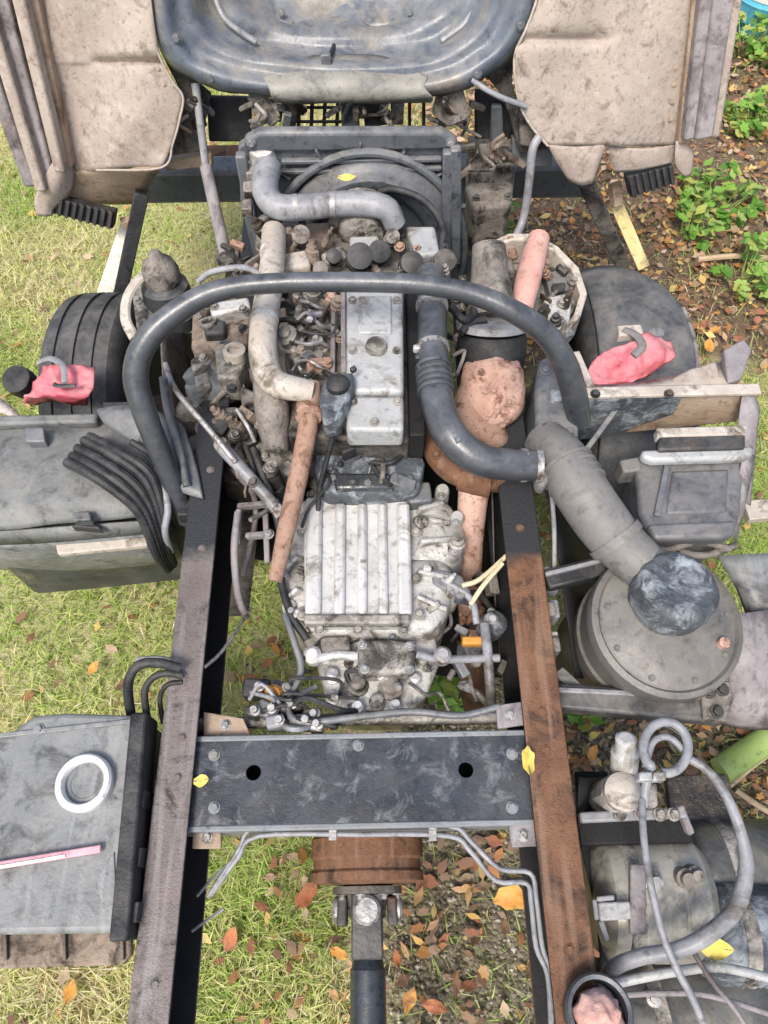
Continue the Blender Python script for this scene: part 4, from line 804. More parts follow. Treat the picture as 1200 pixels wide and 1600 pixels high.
for i, (a0, a1, wd, d, m) in enumerate((((1086, 0), (1064, 222), .030, -.035, 'tan'), ((1104, 0), (1078, 215), .05, .0, 'lilac'), ((1126, 0), (1096, 214), .055, .012, 'lilac'), ((1146, 0), (1113, 212), .03, -.01, 'beige'))):
    bar('door_sill', PC(a0[0]+(a0[0]-a1[0])*.8, a0[1]-170, d), PC(a1[0], a1[1], d), wd, .05, m, cb, .008, up=CN)
tread([(978, 276), (1052, 258), (1056, 286), (985, 308)], -.03, 7, 'step_tread')
for i in range(9): bolt(wr, PC(1066-i*2.2, -30+i*27, -.03), .005, .002, CN, 'tan', 'spot_weld')
# engine tunnel: bowl pressed into the floor
outer = cr([(228, -170, 0), (235, 0, 0), (252, 80, 0), (300, 124, 0), (400, 148, 0), (545, 157, 0), (690, 148, 0), (762, 118, 0), (806, 78, 0), (838, 0, 0), (850, -170, 0)], 3)
prof = [(0, -.03), (.03, .005), (.07, .012), (.11, -.012), (.15, -.025), (.20, -.028), (.25, -.08), (.31, -.12), (.36, -.125), (.41, -.14), (.47, -.20), (.56, -.25), (.62, -.27), (.70, -.30), (.85, -.33), (1, -.335)]
rows = [[(540+(o_.x-540)*(1-t_*.97), -110+(o_.y+110)*(1-t_*.97), d_-.02*math.sin(o_.x*.021)*t_+.05*t_*(1-t_)*noise.noise(Vector((o_.x*.012, o_.y*.012, t_*3)))) for o_ in outer] for t_, d_ in prof]
tn = cpatch('engine_tunnel', rows, 'tunnel', k=2, thick=.005, rough=.02); tn['label'] = 'blue-grey pressed steel engine tunnel'
fp = cpatch('floor_panel', [[(415, -80, -.285), (480, -80, -.29), (540, -80, -.295), (600, -80, -.29), (660, -80, -.285)], [(425, 0, -.235), (480, 0, -.25), (540, 0, -.255), (600, 0, -.25), (650, 0, -.235)], [(435, 42, -.175), (480, 46, -.185), (540, 48, -.19), (600, 46, -.185), (640, 42, -.175)]], 'tunnel', k=4, thick=.004, rough=.014)
for u_, v_ in ((440, 20), (640, 20), (455, 38), (625, 38), (540, 40)): bolt(fp, PC(u_, v_, -.185), .008, .006, CN, 'tunnel')
for pts_ in ([(330, -20, -.13), (352, 30, -.1), (400, 66, -.09)], [(756, -20, -.13), (728, 34, -.1), (690, 64, -.09)]): tube('cab_harness', [PC(*q_) for q_ in pts_], .008, 'hosegrey', cb, n=7)
cpatch('tunnel_lip', [[(412, 122, .0), (450, 100, -.06), (490, 88, -.085), (540, 86, -.09), (590, 88, -.085), (632, 100, -.06), (668, 120, .0)], [(420, 138, .018), (450, 130, .01), (490, 124, .004), (540, 122, .004), (590, 124, .004), (632, 130, .01), (664, 136, .018)], [(425, 152, .012), (450, 154, .012), (490, 154, .012), (540, 155, .012), (590, 154, .012), (632, 154, .012), (676, 152, .012)], [(428, 158, -.05), (450, 160, -.05), (490, 161, -.05), (540, 161, -.05), (590, 161, -.05), (632, 160, -.05), (674, 158, -.05)]], 'tunnel_lip', k=4, thick=.005, rough=.012)
cprism('drain_plug', [(500, 86), (516, 84), (520, 106), (504, 110)], -.03, .03, 'slate', cb)
tube('tunnel_cable', [PC(*p) for p in ((500, -60, -.25), (530, 10, -.27), (532, 40, -.24), (522, 70, -.12), (514, 88, -.04))], .006, 'rubber', cb, n=7)
for u, v in ((330, 122), (745, 116), (276, 60), (812, 40)): bolt(cb, PC(u, v, .012), .010, .008, CN, 'slate')
# hinge posts and cross members below the tunnel; black panels stand for dark openings
for pts, d, h, m in (([(296, 118), (312, 120), (318, 232), (290, 228), (284, 180)], -.12, .03, 'casting'), ([(262, 250), (330, 240), (332, 262), (258, 268)], -.14, .04, 'tan'), ([(322, 150), (392, 152), (394, 222), (326, 222)], -.20, .02, 'rubber'), ([(742, 140), (812, 150), (812, 218), (742, 218)], -.20, .02, 'rubber'), ([(385, 152), (412, 152), (440, 186), (425, 200), (396, 180)], -.05, .05, 'casting'), ([(684, 150), (724, 140), (736, 185), (700, 200), (676, 180)], -.05, .05, 'casting'), ([(810, 160), (846, 225), (838, 232), (812, 228)], -.06, .02, 'casting'), ([(800, 215), (865, 232), (862, 262), (800, 262)], -.14, .04, 'slate'), ([(735, 225), (800, 225), (802, 300), (730, 305)], -.15, .08, 'casting'), ([(768, 165), (785, 165), (788, 225), (766, 225)], -.16, .03, 'slate'), ([(440, 158), (466, 158), (462, 200), (446, 200)], -.1, .03, 'casting'), ([(532, 156), (560, 156), (562, 200), (534, 200)], -.1, .03, 'slate'), ([(566, 160), (606, 158), (606, 196), (570, 200)], -.12, .03, 'blackmetal'), ([(610, 158), (632, 158), (630, 196), (612, 196)], -.1, .03, 'casting')):
    cprism('cross_bracket', pts, d, h, m, bevel=.006)
for pts in ([(250, 80), (304, 124), (330, 146), (312, 236), (262, 244), (286, 152)], [(804, 78), (800, 130), (812, 170), (858, 232), (812, 240), (786, 150), (758, 118)]): cprism('closing_panel', pts, -.10, .012, 'dirtyiron', bevel=.003)
for i in range(4): tube('grille_bar', [PC(468+i*20, 158, -.14), PC(466+i*20, 204, -.14)], .006, 'blackmetal', cb, n=6)
for v in (168, 190): tube('grille_bar', [PC(462, v, -.135), PC(534, v, -.135)], .005, 'blackmetal', cb, n=6)
for i in range(2): tube('grille_bar', [PC(640+i*22, 158, -.14), PC(640+i*22, 202, -.14)], .006, 'blackmetal', cb, n=6)
def cab_clutter(poly, n, seed):
    q = random.Random(seed); us = [a for a, _ in poly]; vs_ = [b for _, b in poly]
    for i in range(n):
        u, v, d = q.uniform(min(us), max(us)), q.uniform(min(vs_), max(vs_)), q.uniform(-.13, -.03); mm = q.choice(['casting', 'dirtyiron', 'tunnel_lip', 'oily', 'slate', 'browndirt'])
        if q.random() < .5: bar('under_bracket', PC(u, v, d), PC(u+q.uniform(-26, 26), v+q.uniform(4, 22), d-.02), q.uniform(.012, .03), .02, mm, cb, .004, up=CN)
        else: tube('under_pipe', [PC(u, v, d), PC(u+q.uniform(-20, 20), v+q.uniform(8, 22), d+.02), PC(u+q.uniform(-30, 30), v+q.uniform(20, 38), d-.02)], q.uniform(.004, .009), mm, cb, n=7)
cab_clutter([(395, 148), (462, 180)], 12, 61); cab_clutter([(535, 148), (615, 180)], 12, 62); cab_clutter([(668, 140), (735, 185)], 12, 63); cab_clutter([(735, 205), (805, 262)], 14, 64); cab_clutter([(290, 130), (322, 225)], 8, 65)
# shell of the cab beyond the floor: side walls running forward
for s, uu in ((-1, -30), (1, 1120)):
    a = PC(uu, -200, -.06); b_ = PC(55 if s < 0 else 1108, 290 if s < 0 else 215, -.06); patch('side_wall', [[a, b_], [a-CN*.5, b_-CN*.35+Vector((0, .1, .1))]], 'lilac', cb, 1, .01)
# bumper strips
t = thing('bumper_strip', 'cream painted edge strip below the tread on the grass side', 'bumper strip', P(180, 420, .4)); bar('painted_edge', P(199, 356, .80), P(160, 470, .62), .05, .016, 'creampaint', t, up=(.3, -1, .6)); bar('dark_back', P(222, 300, .92), P(188, 458, .62), .045, .06, 'rubber', t, up=(.3, -1, .6)); bar('bracket', P(190, 350, .84), P(216, 344, .84), .03, .03, 'tan', t)
t = thing('bumper_strip', 'yellow painted edge strip below the tread beside brown leaf litter', 'bumper strip', P(985, 380, .4)); bar('painted_edge', P(963, 318, .82), P(1006, 418, .62), .042, .016, 'yellowpaint', t, up=(-.3, -1, .6)); bar('dark_back', P(915, 282, .92), P(972, 412, .62), .05, .05, 'dirtyiron', t, up=(-.3, -1, .6)); bar('bracket', P(960, 285, .9), P(964, 322, .84), .035, .03, 'tan', t)
# tilt strut
t = thing('tilt_strut', 'long light grey tilt cylinder running from the cab down to the frame', 'strut', P(345, 400, .6))
tube('cylinder', [PC(322, 262, -.02), P(352, 398, .95)], .019, 'lilac', t, n=14, k=1); tube('ram', [PC(305, 130, -.06), PC(322, 264, -.02)], .012, 'hosegrey', t, n=12, k=1); lathe('pivot', P(354, 402, .92), (1, 0, 0), [(.02, -.03), (.026, -.02), (.026, .03), (.02, .04)], 'casting', t, 16)
tag(tube('cab_cable', [PC(738, 125, .01), PC(760, 140, .03), PC(790, 155, .03), PC(822, 166, .02)], .008, 'hosegrey', None, n=8), 'short pale cable hanging between the tunnel and the flapped wheel arch', 'cable')
tag(tube('cab_hose', [PC(842, 214, .02), PC(832, 235, .03), P(826, 290, 1.0), P(818, 340, .9), P(805, 372, .86)], .013, 'hosegrey', None, n=10), 'pale hose dropping from the flapped wheel arch to the cream bracket', 'hose')
# horn-like box behind the fan cowl
t = thing('steering_box', 'dusty brown steering box beside the fan cowl', 'steering box', P(765, 280, .5))
pp('casing', [(732, 240), (790, 236), (806, 262), (800, 318), (738, 322), (728, 290)], .9, .25, 'casting', t, bevel=.02, seg=3); lathe('cap', P(765, 262, .9), (0, -.3, 1), [(.05, -.02), (.05, .02), (.04, .03), (.02, .032)], 'alloydirty', t, 20)
for u, v in ((742, 250), (788, 246), (794, 308), (744, 310)): bolt(t, P(u, v, .901), .010, .01, material='alloydirty')

# ================================================================== FRONT SUSPENSION BRACKETS
t = sb_ = thing('spring_bracket', 'pale cream open bracket with a pink tube beside the hoop', 'bracket', P(820, 470, .5))
rim = [(752, 400, .98), (760, 380, 1.0), (795, 364, 1.02), (835, 364, 1.02), (872, 384, 1.02), (905, 418, 1.0), (918, 458, .98), (908, 492, .97), (885, 520, .96), (870, 560, .95)]
rimp = [P(*a) for a in rim]
prism('rim', rimp+[a+(Vector((P(830, 460, 1.0).x, P(830, 460, 1.0).y, a.z))-a)*.13 for a in reversed(rimp)], (0, 0, -.09), 'cream', t, .004)
pp('back_plate', [(748, 400), (800, 375), (850, 380), (898, 425), (905, 470), (870, 530), (830, 500), (760, 470)], .93, .02, 'alloydirty', t, bevel=.004)
ptube('pink_tube', [(842, 372, 1.03), (832, 410, 1.03), (822, 450, 1.02), (812, 500, 1.0)], [34, 40, 40, 32], 'salmon', t, n=16)['label'] = 'faded pink tube crossing the bracket'
for pts, z, m in (([(762, 408), (800, 400), (808, 440), (775, 455)], .98, 'casting'), ([(850, 420), (880, 415), (892, 450), (860, 462)], .97, 'slate'), ([(850, 465), (895, 455), (890, 505), (862, 520)], .98, 'alloy'), ([(770, 395), (790, 390), (792, 402), (772, 408)], 1.0, 'blackmetal'), ([(784, 440), (806, 434), (802, 452), (782, 458)], .99, 'blackmetal'), ([(862, 442), (884, 440), (884, 452), (864, 456)], .985, 'blackmetal')): pp('lug', pts, z, .06, m, t, bevel=.006)
for u, v in ((775, 430), (878, 475), (868, 500), (895, 440), (760, 415)): bolt(t, P(u, v, .985), .011, .012, material='alloydirty')
clutter(sb_, [(752, 395), (800, 378), (812, 460), (765, 470)], .95, 1.0, 12, 41, CM)
clutter(sb_, [(845, 400), (890, 420), (905, 470), (860, 530), (835, 480)], .95, 1.0, 16, 42, CM)
t = thing('air_spring', 'brown dusty air spring dome with cream bracket beside the tyre', 'air spring', P(262, 450, .5))
bs = P(262, 462, .86)
lathe('bellows', bs, (0, .1, 1), [(.05, -.12), (.075, -.1), (.08, -.05), (.066, -.03), (.075, 0), (.07, .04), (.05, .06)], 'darkplastic', t, 28)
lathe('dome', bs+Vector((0, .006, .06)), (0, .1, 1), [(.055, 0), (.056, .03), (.045, .06), (.026, .075), (.02, .09), (.012, .1)], 'casting', t, 24)
finish('rim', *tube_data([P(*a) for a in ((250, 418, .95), (222, 432, .95), (200, 462, .94), (196, 498, .92), (210, 528, .9))], .016, 8, 5, .6), 'cream', t)
pp('base_plate', [(205, 450), (240, 440), (250, 500), (215, 525)], .84, .02, 'alloydirty', t)
for u, v in ((215, 470), (225, 505)): bolt(t, P(u, v, .841), .01, .01)

# ================================================================== FRONT WHEELS
def wheel(x, label):
    t = thing('front_wheel', label, 'wheel', (x, 1.56, .4), 'front wheels'); wd = .125
    lathe('tyre', (x-wd, 1.56, .40), (1, 0, 0), [(.24, .01), (.33, -.005), (.385, .012), (.402, .03), (.408, .06), (.40, .062), (.40, .072), (.408, .074), (.41, .12), (.402, .122), (.402, .134), (.41, .136), (.408, .178), (.40, .18), (.40, .19), (.408, .192), (.402, .222), (.385, .24), (.33, .255), (.24, .24)], 'tyre', t, 64)
    lathe('rim', (x-.11, 1.56, .40), (1, 0, 0), [(.12, 0), (.235, .005), (.24, .02), (.22, .05), (.22, .17), (.24, .2), (.235, .215), (.1, .2)], 'alloydirty', t, 40)
    return t
wl = P(128, 480, .80); wheel(wl.x+.01, 'dusty grooved front tyre beside the grass, half under the red piece')
wr_ = P(1000, 470, .80); wheel(wr_.x, 'front tyre under the rounded dark mudguard on the leaf litter side')
# mudguard over the right wheel
t = thing('mudguard', 'rounded dark blue-grey plastic mudguard with light worn edge', 'mudguard', P(1000, 520, .5))
X0, X1 = P(922, 480, .86).x, P(1066, 480, .86).x
rows = []
for i in range(9):
    th_ = R(12+i*13.5); y = 1.54-.49*math.cos(th_); z = .42+.48*math.sin(th_); k_ = 1-(max(0, i-5)/3)**2*.34
    rows.append([Vector((X0+(X1-X0)*k_*(q_+1)/2, y, z-.025*abs(q_)**3)) for q_ in (-1, -.85, -.4, 0, .4, .85, 1)])
patch('shell', rows, 'guard', t, 3, .005)
patch('shade_skirt', [[r[0]+Vector((-.004, 0, 0)) for r in rows[:8]], [r[0]+Vector((-.05, .01, -.12)) for r in rows[:8]]], 'rubber', t, 2, .006)  # black skirt paints in the shaded inner side of the guard
finish('worn_edge', *tube_data([r[-1]+Vector((.004, 0, .002)) for r in rows[:7]], .007, 8, 3), 'lilac', t)
for q_ in (.3, .6): bolt(t, rows[5][3]+Vector((.05*q_, 0, .002)), .012, .006, (0, -.5, .8), 'slate')

# red pieces
def crumple(name, uvz, material, parent, amp=.012, k=5, thick=.003):
    o = patch(name, [[P(*a) for a in r] for r in uvz], material, parent, k+3, thick); o.modifiers.clear(); wobble(o, amp*.8, .09); wobble(o, amp*.22, .03)
    for v_ in o.data.vertices:
        w_ = v_.co+ORG[o.name]; v_.co.z += .045*(.28-abs(noise.noise(w_*11)))+.012*(.25-abs(noise.noise(w_*31)))
    s = o.modifiers.new('sheet', 'SOLIDIFY'); s.thickness = .0015; return o
t = thing('red_cover', 'faded red plastic cover with a grey strap lying against the grooved tyre', 'plastic cover', P(95, 600, .6))
crumple('sheet', [[(66, 568, .94), (85, 570, .96), (110, 573, .95), (150, 576, .94)], [(58, 595, .94), (85, 596, .97), (112, 598, .96), (148, 600, .95)], [(40, 622, .9), (85, 622, .94), (112, 624, .94), (140, 625, .92)], [(36, 630, .84), (80, 632, .86), (110, 634, .86), (138, 634, .85)]], 'red', t, .02)
for pts, px, m in (([(60, 566, .96), (78, 560, .985), (98, 572, .99), (101, 598, .99)], 10, 'hosegrey'), ([(84, 600, .985), (92, 603, .985), (118, 602, .985)], 8, 'blackmetal')): ptube('strap', pts, px, m, t, n=8, flat=.5)
lathe('reflector', P(34, 598, .9), (-.1, -.3, 1), [(.038, -.03), (.042, 0), (.04, .03), (.03, .036)], 'rubber', t, 18)['label'] = 'round black rubber buffer'
t = thing('red_cover', 'faded pinkish red plastic cover lying in front of the rounded mudguard', 'plastic cover', P(980, 570, .6))
crumple('sheet', [[(952, 548, 1.0), (985, 538, 1.03), (1015, 520, 1.03), (1040, 532, 1.0), (1054, 548, .98)], [(930, 562, 1.0), (975, 552, 1.04), (1012, 545, 1.05), (1040, 548, 1.02), (1052, 562, 1.0)], [(918, 582, .99), (965, 576, 1.03), (1000, 570, 1.04), (1030, 566, 1.02), (1042, 572, 1.0)], [(916, 602, .97), (950, 608, .99), (985, 602, 1.0), (1010, 592, .98), (1024, 584, .97)]], 'red', t, .025)
ptube('strap', [(975, 515, 1.05), (992, 522, 1.06), (1004, 540, 1.06), (990, 556, 1.05)], 13, 'duct', t, n=8, flat=.5)
pp('clip', [(965, 508), (1002, 506), (1006, 520), (968, 524)], 1.05, .03, 'cream', t)

# ================================================================== GREY COVER ON THE GRASS SIDE
t = thing('battery_cover', 'large dusty grey-green battery cover with black ribbed hoses over it', 'cover', P(120, 800, .2))
top = [(-60, 668), (40, 658), (150, 656), (222, 660), (280, 700), (262, 780), (205, 806), (110, 812), (-60, 826)]
rows = [[P(-60, 664, .90), P(30, 656, .92), P(90, 654, .93), P(160, 656, .93), P(222, 662, .92), P(262, 680, .90)], [P(-60, 700, .93), P(30, 695, .95), P(90, 692, .955), P(160, 700, .95), P(225, 700, .94), P(275, 715, .91)], [P(-60, 750, .94), P(30, 745, .96), P(90, 742, .965), P(160, 745, .955), P(225, 745, .94), P(275, 750, .90)], [P(-60, 796, .93), P(30, 792, .95), P(90, 780, .965), P(160, 786, .95), P(215, 790, .93), P(265, 790, .89)], [P(-60, 832, .90), P(30, 826, .92), P(90, 818, .93), P(160, 814, .92), P(215, 808, .91), P(262, 806, .87)]]
patch('lid', rows, 'coverdust', t, 4, .006, rough=.012)
patch('lid_lip', [[P(-60, 834, .895), P(60, 826, .91), P(160, 818, .905), P(255, 812, .88)], [P(-60, 852, .84), P(60, 848, .85), P(160, 840, .86), P(258, 830, .84)]], 'coverdust', t, 4, .006)
patch('skirt', [[P(-60, 848, .83), P(40, 848, .84), P(160, 840, .85), P(262, 826, .84)], [P(-60, 872, .72), P(48, 876, .72), P(160, 872, .72), P(268, 866, .72)], [P(-60, 884, .55), P(58, 892, .55), P(160, 890, .55), P(265, 880, .55)]], 'tankgrey', t, 4, .006, rough=.01)
prism('case', [P(u, v, .86) for u, v in ((-60, 680), (230, 680), (258, 800), (60, 820), (-60, 830))], (0, 0, -.45), 'tankdark', t, .02)
bar('edge_strip', P(-60, 662, .945), P(155, 657, .955), .03, .03, 'coverdust', t, .008)
pp('hinge', [(38, 668), (68, 667), (70, 690), (40, 690)], .985, .03, 'slate', t)
pp('latch', [(112, 800), (140, 798), (142, 812), (114, 814)], .965, .03, 'slate', t)
pp('finger_slot', [(110, 822), (122, 816), (146, 816), (158, 826)], .925, .03, 'blackmetal', t)
pp('front_clip', [(86, 850), (228, 838), (230, 852), (90, 866)], .83, .02, 'cream', t)
patch('corner_flap', [[P(-60, 640, .9), P(0, 645, .92), P(20, 655, .93)], [P(-60, 605, .88), P(0, 622, .9), P(36, 652, .93)]], 'cream', t, 3)
for i, (o1, o2) in enumerate(((0, 0), (10, -10), (20, -22), (33, -34), (44, -40))):
    t2 = thing('ribbed_hose', ['lowest', 'second lowest', 'middle', 'second highest', 'highest'][i]+' of the black corrugated hoses crossing the grey cover', 'hose', P(180, 760, .8), 'black corrugated hoses')
    pts = [P(104+o1*.8, 722+o2, 1.0), P(142+o1, 742+o2*.9, 1.02), P(186+o1, 772+o2*.9, 1.0), P(216+o1*.7, 800+o2*.7, .96), P(234+o1*.5, 838+o2*.5, .9), P(246+o1*.35, 868+o2*.3, .82), P(262+o1*.2, 890+o2*.2, .7)]
    q_ = cr(pts, 14); rs = [.0125+(.0007 if j % 2 else -.0004) for j in range(len(q_))]
    finish('hose', *tube_data(q_, rs, 9, 1), 'rubber', t2, angle=30)
t = thing('cable_bracket', 'slate grey sheet bracket between the grey cover and the hoop foot', 'bracket', P(250, 720, .5))
patch('sheet', [[P(150, 640, .97), P(190, 634, 1.0), P(238, 640, 1.0)], [P(170, 668, .98), P(215, 665, 1.0), P(255, 680, .98)], [P(225, 700, .97), P(250, 705, .97), P(272, 720, .95)]], 'slate', t, 4, .006)
pp('block', [(160, 628), (222, 626), (224, 650), (162, 652)], .94, .1, 'rubber', t)
for pts, px, m in (([(226, 720, .98), (240, 770, .95), (232, 820, .9), (250, 870, .8)], 9, 'hosegrey'), ([(245, 730, .98), (262, 790, .94), (258, 830, .9), (268, 860, .8)], 12, 'hosegrey'), ([(205, 690, 1.0), (240, 715, .99), (262, 760, .96), (280, 800, .9)], 11, 'rubber'), ([(255, 590, 1.12), (262, 640, 1.05), (280, 700, 1.0), (292, 760, .97)], 14, 'slate')): ptube('cable', pts, px, m, t, n=8)
# dark slabs between the cover and the engine
t = thing('engine_side_shield', 'dark dirty side shield between the hoop leg and the engine', 'shield', P(290, 680, .3))
patch('sheet', [[P(250, 520, .95), P(256, 600, .92), P(270, 680, .88), P(300, 760, .84)], [P(290, 520, .75), P(300, 600, .72), P(318, 680, .70), P(345, 760, .68)], [P(300, 520, .5), P(312, 600, .5), P(330, 680, .5), P(350, 760, .5)]], 'dirtyiron', t, 4, .005, rough=.01)
for u, v, z, r, m in ((300, 640, .86, .05, 'dirtyiron'), (330, 665, .86, .045, 'casting'), (310, 700, .82, .05, 'blackmetal'), (372, 735, .8, .05, 'dirtyiron')): lathe('rubber_mount', P(u, v, z), (0, .2, 1), [(r*.8, -.1), (r, -.06), (r, 0), (r*.7, .02), (r*.5, .03), (r*.3, .035)], m, t, 18)
# ================================================================== FUEL TANK
t = thing('fuel_tank', 'grey flat-topped fuel tank with black strap beside the mauve rail', 'fuel tank', P(110, 1300, .2))
ft_o = [(-70, 1150), (10, 1148), (50, 1118), (100, 1113), (222, 1117), (218, 1180), (200, 1440), (186, 1458), (-70, 1462)]
tk = prism('tank_body', [P(u, v, .97) for u, v in ft_o], (0, 0, -.48), 'tankgrey', t, .018, seg=3)
mid = [P(u, v, .975) for u, v in ((20, 1165), (190, 1130), (175, 1430), (-20, 1440))]
bar('seam', P(-60, 1156, .972), P(214, 1126, .972), .01, .006, 'tankgrey', tk, .002)
bar('side_band', P(226, 1120, .955), P(196, 1470, .955), .035, .09, 'rubber', t, .006)
for i, v in enumerate((1165, 1250, 1340, 1425)): bar('strap_bracket', P(214-(v-1120)*.075, v, .955), P(238-(v-1120)*.055, v, .955), .035, .05, 'blackmetal', t)
prism('step_plate', [P(u, v, .62) for u, v in ((-70, 1440), (200, 1428), (205, 1490), (190, 1508), (-70, 1516))], (0, 0, -.03), 'browndirt', t, .006)
for u in (8, 100, 190): bar('step_bracket', P(u, 1436, .625), P(u+2, 1500, .625), .008, .012, 'dirtyiron', t, .002)
for u, v in ((205, 1150), (190, 1420), (60, 1140)): bolt(tk, P(u, v, .971), .009, .006, material='tankgrey')
pp('edge_tab', [(150, 1372), (178, 1330), (182, 1410), (160, 1420)], .974, .006, 'tankgrey', tk, bevel=.002)
c = P(134, 1224, .975)
t = thing('filler_ring', 'white plastic ring around the filler hole on the grey tank', 'ring', c)
lathe('ring', c, (0, 0, 1), [(.040, -.004), (.040, .014), (.043, .02), (.052, .02), (.056, .014), (.056, -.004)], 'white', t, 40)
# the filler throat: open ring wall with a dark cap sunk below its edge
lathe('cap', c+Vector((0, 0, -.002)), (0, 0, 1), [(.0395, 0), (.0395, .004), (.03, .005), (.028, .003)], 'tankgrey', t, 32)
sk = thing('marker_stick', 'thin pink and white stick lying across the grey tank', 'stick', P(80, 1338, .98))
a, b_ = P(-60, 1362, .983), P(158, 1326, .983)
bar('stick', a, b_, .014, .008, 'pinkstripe', sk, .002); bar('white_stripe', a+Vector((0, -.004, .0055)), a+(b_-a)*.75+Vector((0, -.003, .0055)), .006, .003, 'white', sk, .001)
# hose loops between cover and tank
for i, (pts, px, m, lb) in enumerate((([(205, 1120, .9), (200, 1070, .97), (216, 1040, 1.0), (248, 1036, 1.0), (280, 1044, .98)], 15, 'rubber', 'outer black hose loop rising beside the tank corner'), ([(230, 1122, .9), (226, 1080, .95), (240, 1058, .97), (262, 1052, .97), (285, 1056, .96)], 11, 'rubber', 'inner black hose loop rising beside the tank corner'), ([(215, 1030, .8), (245, 1028, .85), (285, 1034, .88)], 7, 'hosegrey', 'thin grey hose above the black hose loops'), ([(255, 1130, .9), (250, 1090, .93), (262, 1070, .95), (285, 1066, .95)], 8, 'rubber', 'smallest black hose loop touching the mauve rail'))):
    tag(ptube('hose_loop', pts, px, m, None, n=10, k=6), lb, 'hose', 'hose loops at the tank corner')
# valve cluster in front of the crossmember
t = thing('valve_cluster', 'dark cluster of small valves and fittings in front of the crossmember', 'valves', P(430, 1090, .7))
q = random.Random(9)
for u, v, z, sx_, m in ((402, 1078, .88, .06, 'rubber'), (440, 1080, .87, .05, 'mottled'), (420, 1112, .90, .05, 'slate'), (455, 1105, .89, .05, 'blackmetal'), (470, 1130, .9, .045, 'alloydirty'), (395, 1115, .9, .03, 'blackmetal'), (432, 1130, .91, .04, 'hosegrey'), (490, 1120, .89, .04, 'casting'), (495, 1136, .9, .03, 'alloy')):
    box('valve_block', P(u, v, z), (sx_, sx_*.7, .05), m, t, rot=(0, 0, q.uniform(-.4, .4)), bevel=.006)
    lathe('fitting', P(u+6, v-4, z+.02), (q.uniform(-.4, .4), -.1, 1), [(.012, 0), (.012, .014), (.008, .016), (.008, .03)], 'steel', t, 8)
lathe('orange_cap', P(428, 1085, .90), (0, -.2, 1), [(.02, 0), (.022, .01), (.016, .02)], 'leaforange', t, 14)
for i in range(9):
    u0, v0 = 385+q.uniform(0, 90), 1070+q.uniform(0, 60); ptube('air_line', [(u0, v0, .9), (u0+q.uniform(-10, 50), v0+q.uniform(-25, 25), .94), (u0+q.uniform(30, 90), v0+q.uniform(-20, 20), .92), (u0+q.uniform(60, 120), v0+q.uniform(-10, 20), .88)], q.choice([6, 7, 9]), q.choice(['rubber', 'hosegrey', 'slate', 'blackmetal']), t, n=7)
tag(ptube('wiring_loom', [(445, 960, .92), (462, 1010, .93), (470, 1050, .92), (450, 1100, .92), (470, 1128, .93), (560, 1120, .93), (640, 1112, .92), (720, 1118, .92), (780, 1104, .93)], 11, 'slate', None, n=8), 'grey wiring loom running along the front of the crossmember', 'wiring loom')
tag(ptube('clutch_pipe', [(372, 800, .93), (366, 860, .9), (372, 930, .85), (385, 965, .8)], 12, 'lilac', None, n=8), 'thin mauve pipe hanging beside the inner face of the mauve rail', 'pipe')
tag(ptube('thin_wire', [(392, 950, .8), (370, 985, .86), (345, 1020, .9), (320, 1042, .94)], 5, 'steel', None, n=6), 'thin bright wire crossing the shadow of the mauve rail', 'wire')
for i, pts in enumerate(([(288, 1400, .80), (310, 1375, .82), (342, 1345, .84)], [(280, 1455, .80), (300, 1440, .81), (330, 1420, .82)])): tag(ptube('thin_wire', [(u+20, v, z) for u, v, z in pts], 5, 'hosegrey', None, n=6), ['upper', 'lower'][i]+' thin wire inside the mauve rail behind the crossmember', 'wire')
t = thing('gearbox_hanger', 'open mauve steel hanger between the rail and the rusty pipe', 'hanger', P(390, 830, .6))
for a, b_ in (((372, 792, .9), (432, 786, .92)), ((374, 795, .9), (372, 850, .85)), ((385, 838, .88), (425, 835, .9)), ((415, 800, .9), (418, 880, .86))): bar('strap', P(*a), P(*b_), .014, .02, 'lilac', t, .003)
bolt(t, P(428, 786, .935), .01, .01); bolt(t, P(420, 835, .915), .01, .01)

# ================================================================== RIGHT HAND SIDE
t = thing('support_arm', 'long slate and tan box arm reaching out from the hoop foot', 'bracket arm', P(1010, 650, .6))
V = []
yt = P(1000, 622, 1.08).y
xa, xb, xc = PY(888, 640, yt).x, PY(1062, 640, yt).x, PY(1172, 640, yt).x
def loftbox(name, secs, m, parent, bevel=.008):
    V, Fc = [], []
    for x, y0, y1, z0, z1 in secs: V += [Vector((x, y0, z0)), Vector((x, y1, z0)), Vector((x, y1, z1)), Vector((x, y0, z1))]
    n = len(secs)
    for i in range(n-1):
        for j in range(4): Fc.append((i*4+j, i*4+(j+1) % 4, i*4+4+(j+1) % 4, i*4+4+j))
    Fc += [(3, 2, 1, 0), tuple((n-1)*4+j for j in range(4))]
    return finish(name, V, Fc, m, parent, bevel)
loftbox('arm_root', [(xa-.05, yt, yt+.035, .88, 1.08), (xa+.12, yt, yt+.035, .90, 1.08), (xb, yt+.01, yt+.035, .99, 1.08)], 'mottled', t)
loftbox('arm_end', [(xb-.1, yt+.015, yt+.045, .90, 1.076), (xb, yt+.012, yt+.045, .92, 1.076), (xc, yt+.012, yt+.045, .95, 1.076)], 'tan', t)
bar('top_flange', Vector((xa, yt+.012, 1.086)), Vector((xc, yt+.016, 1.086)), .03, .012, 'cream', t, .003)
patch('end_sheet', [[P(1160, 612, 1.08), P(1178, 618, 1.07), P(1186, 640, 1.04)], [P(1150, 690, 1.0), P(1168, 694, 1.0), P(1180, 700, .98)], [P(1150, 770, .92), P(1160, 780, .9), P(1172, 790, .88)]], 'lilac', t, 4, .005)
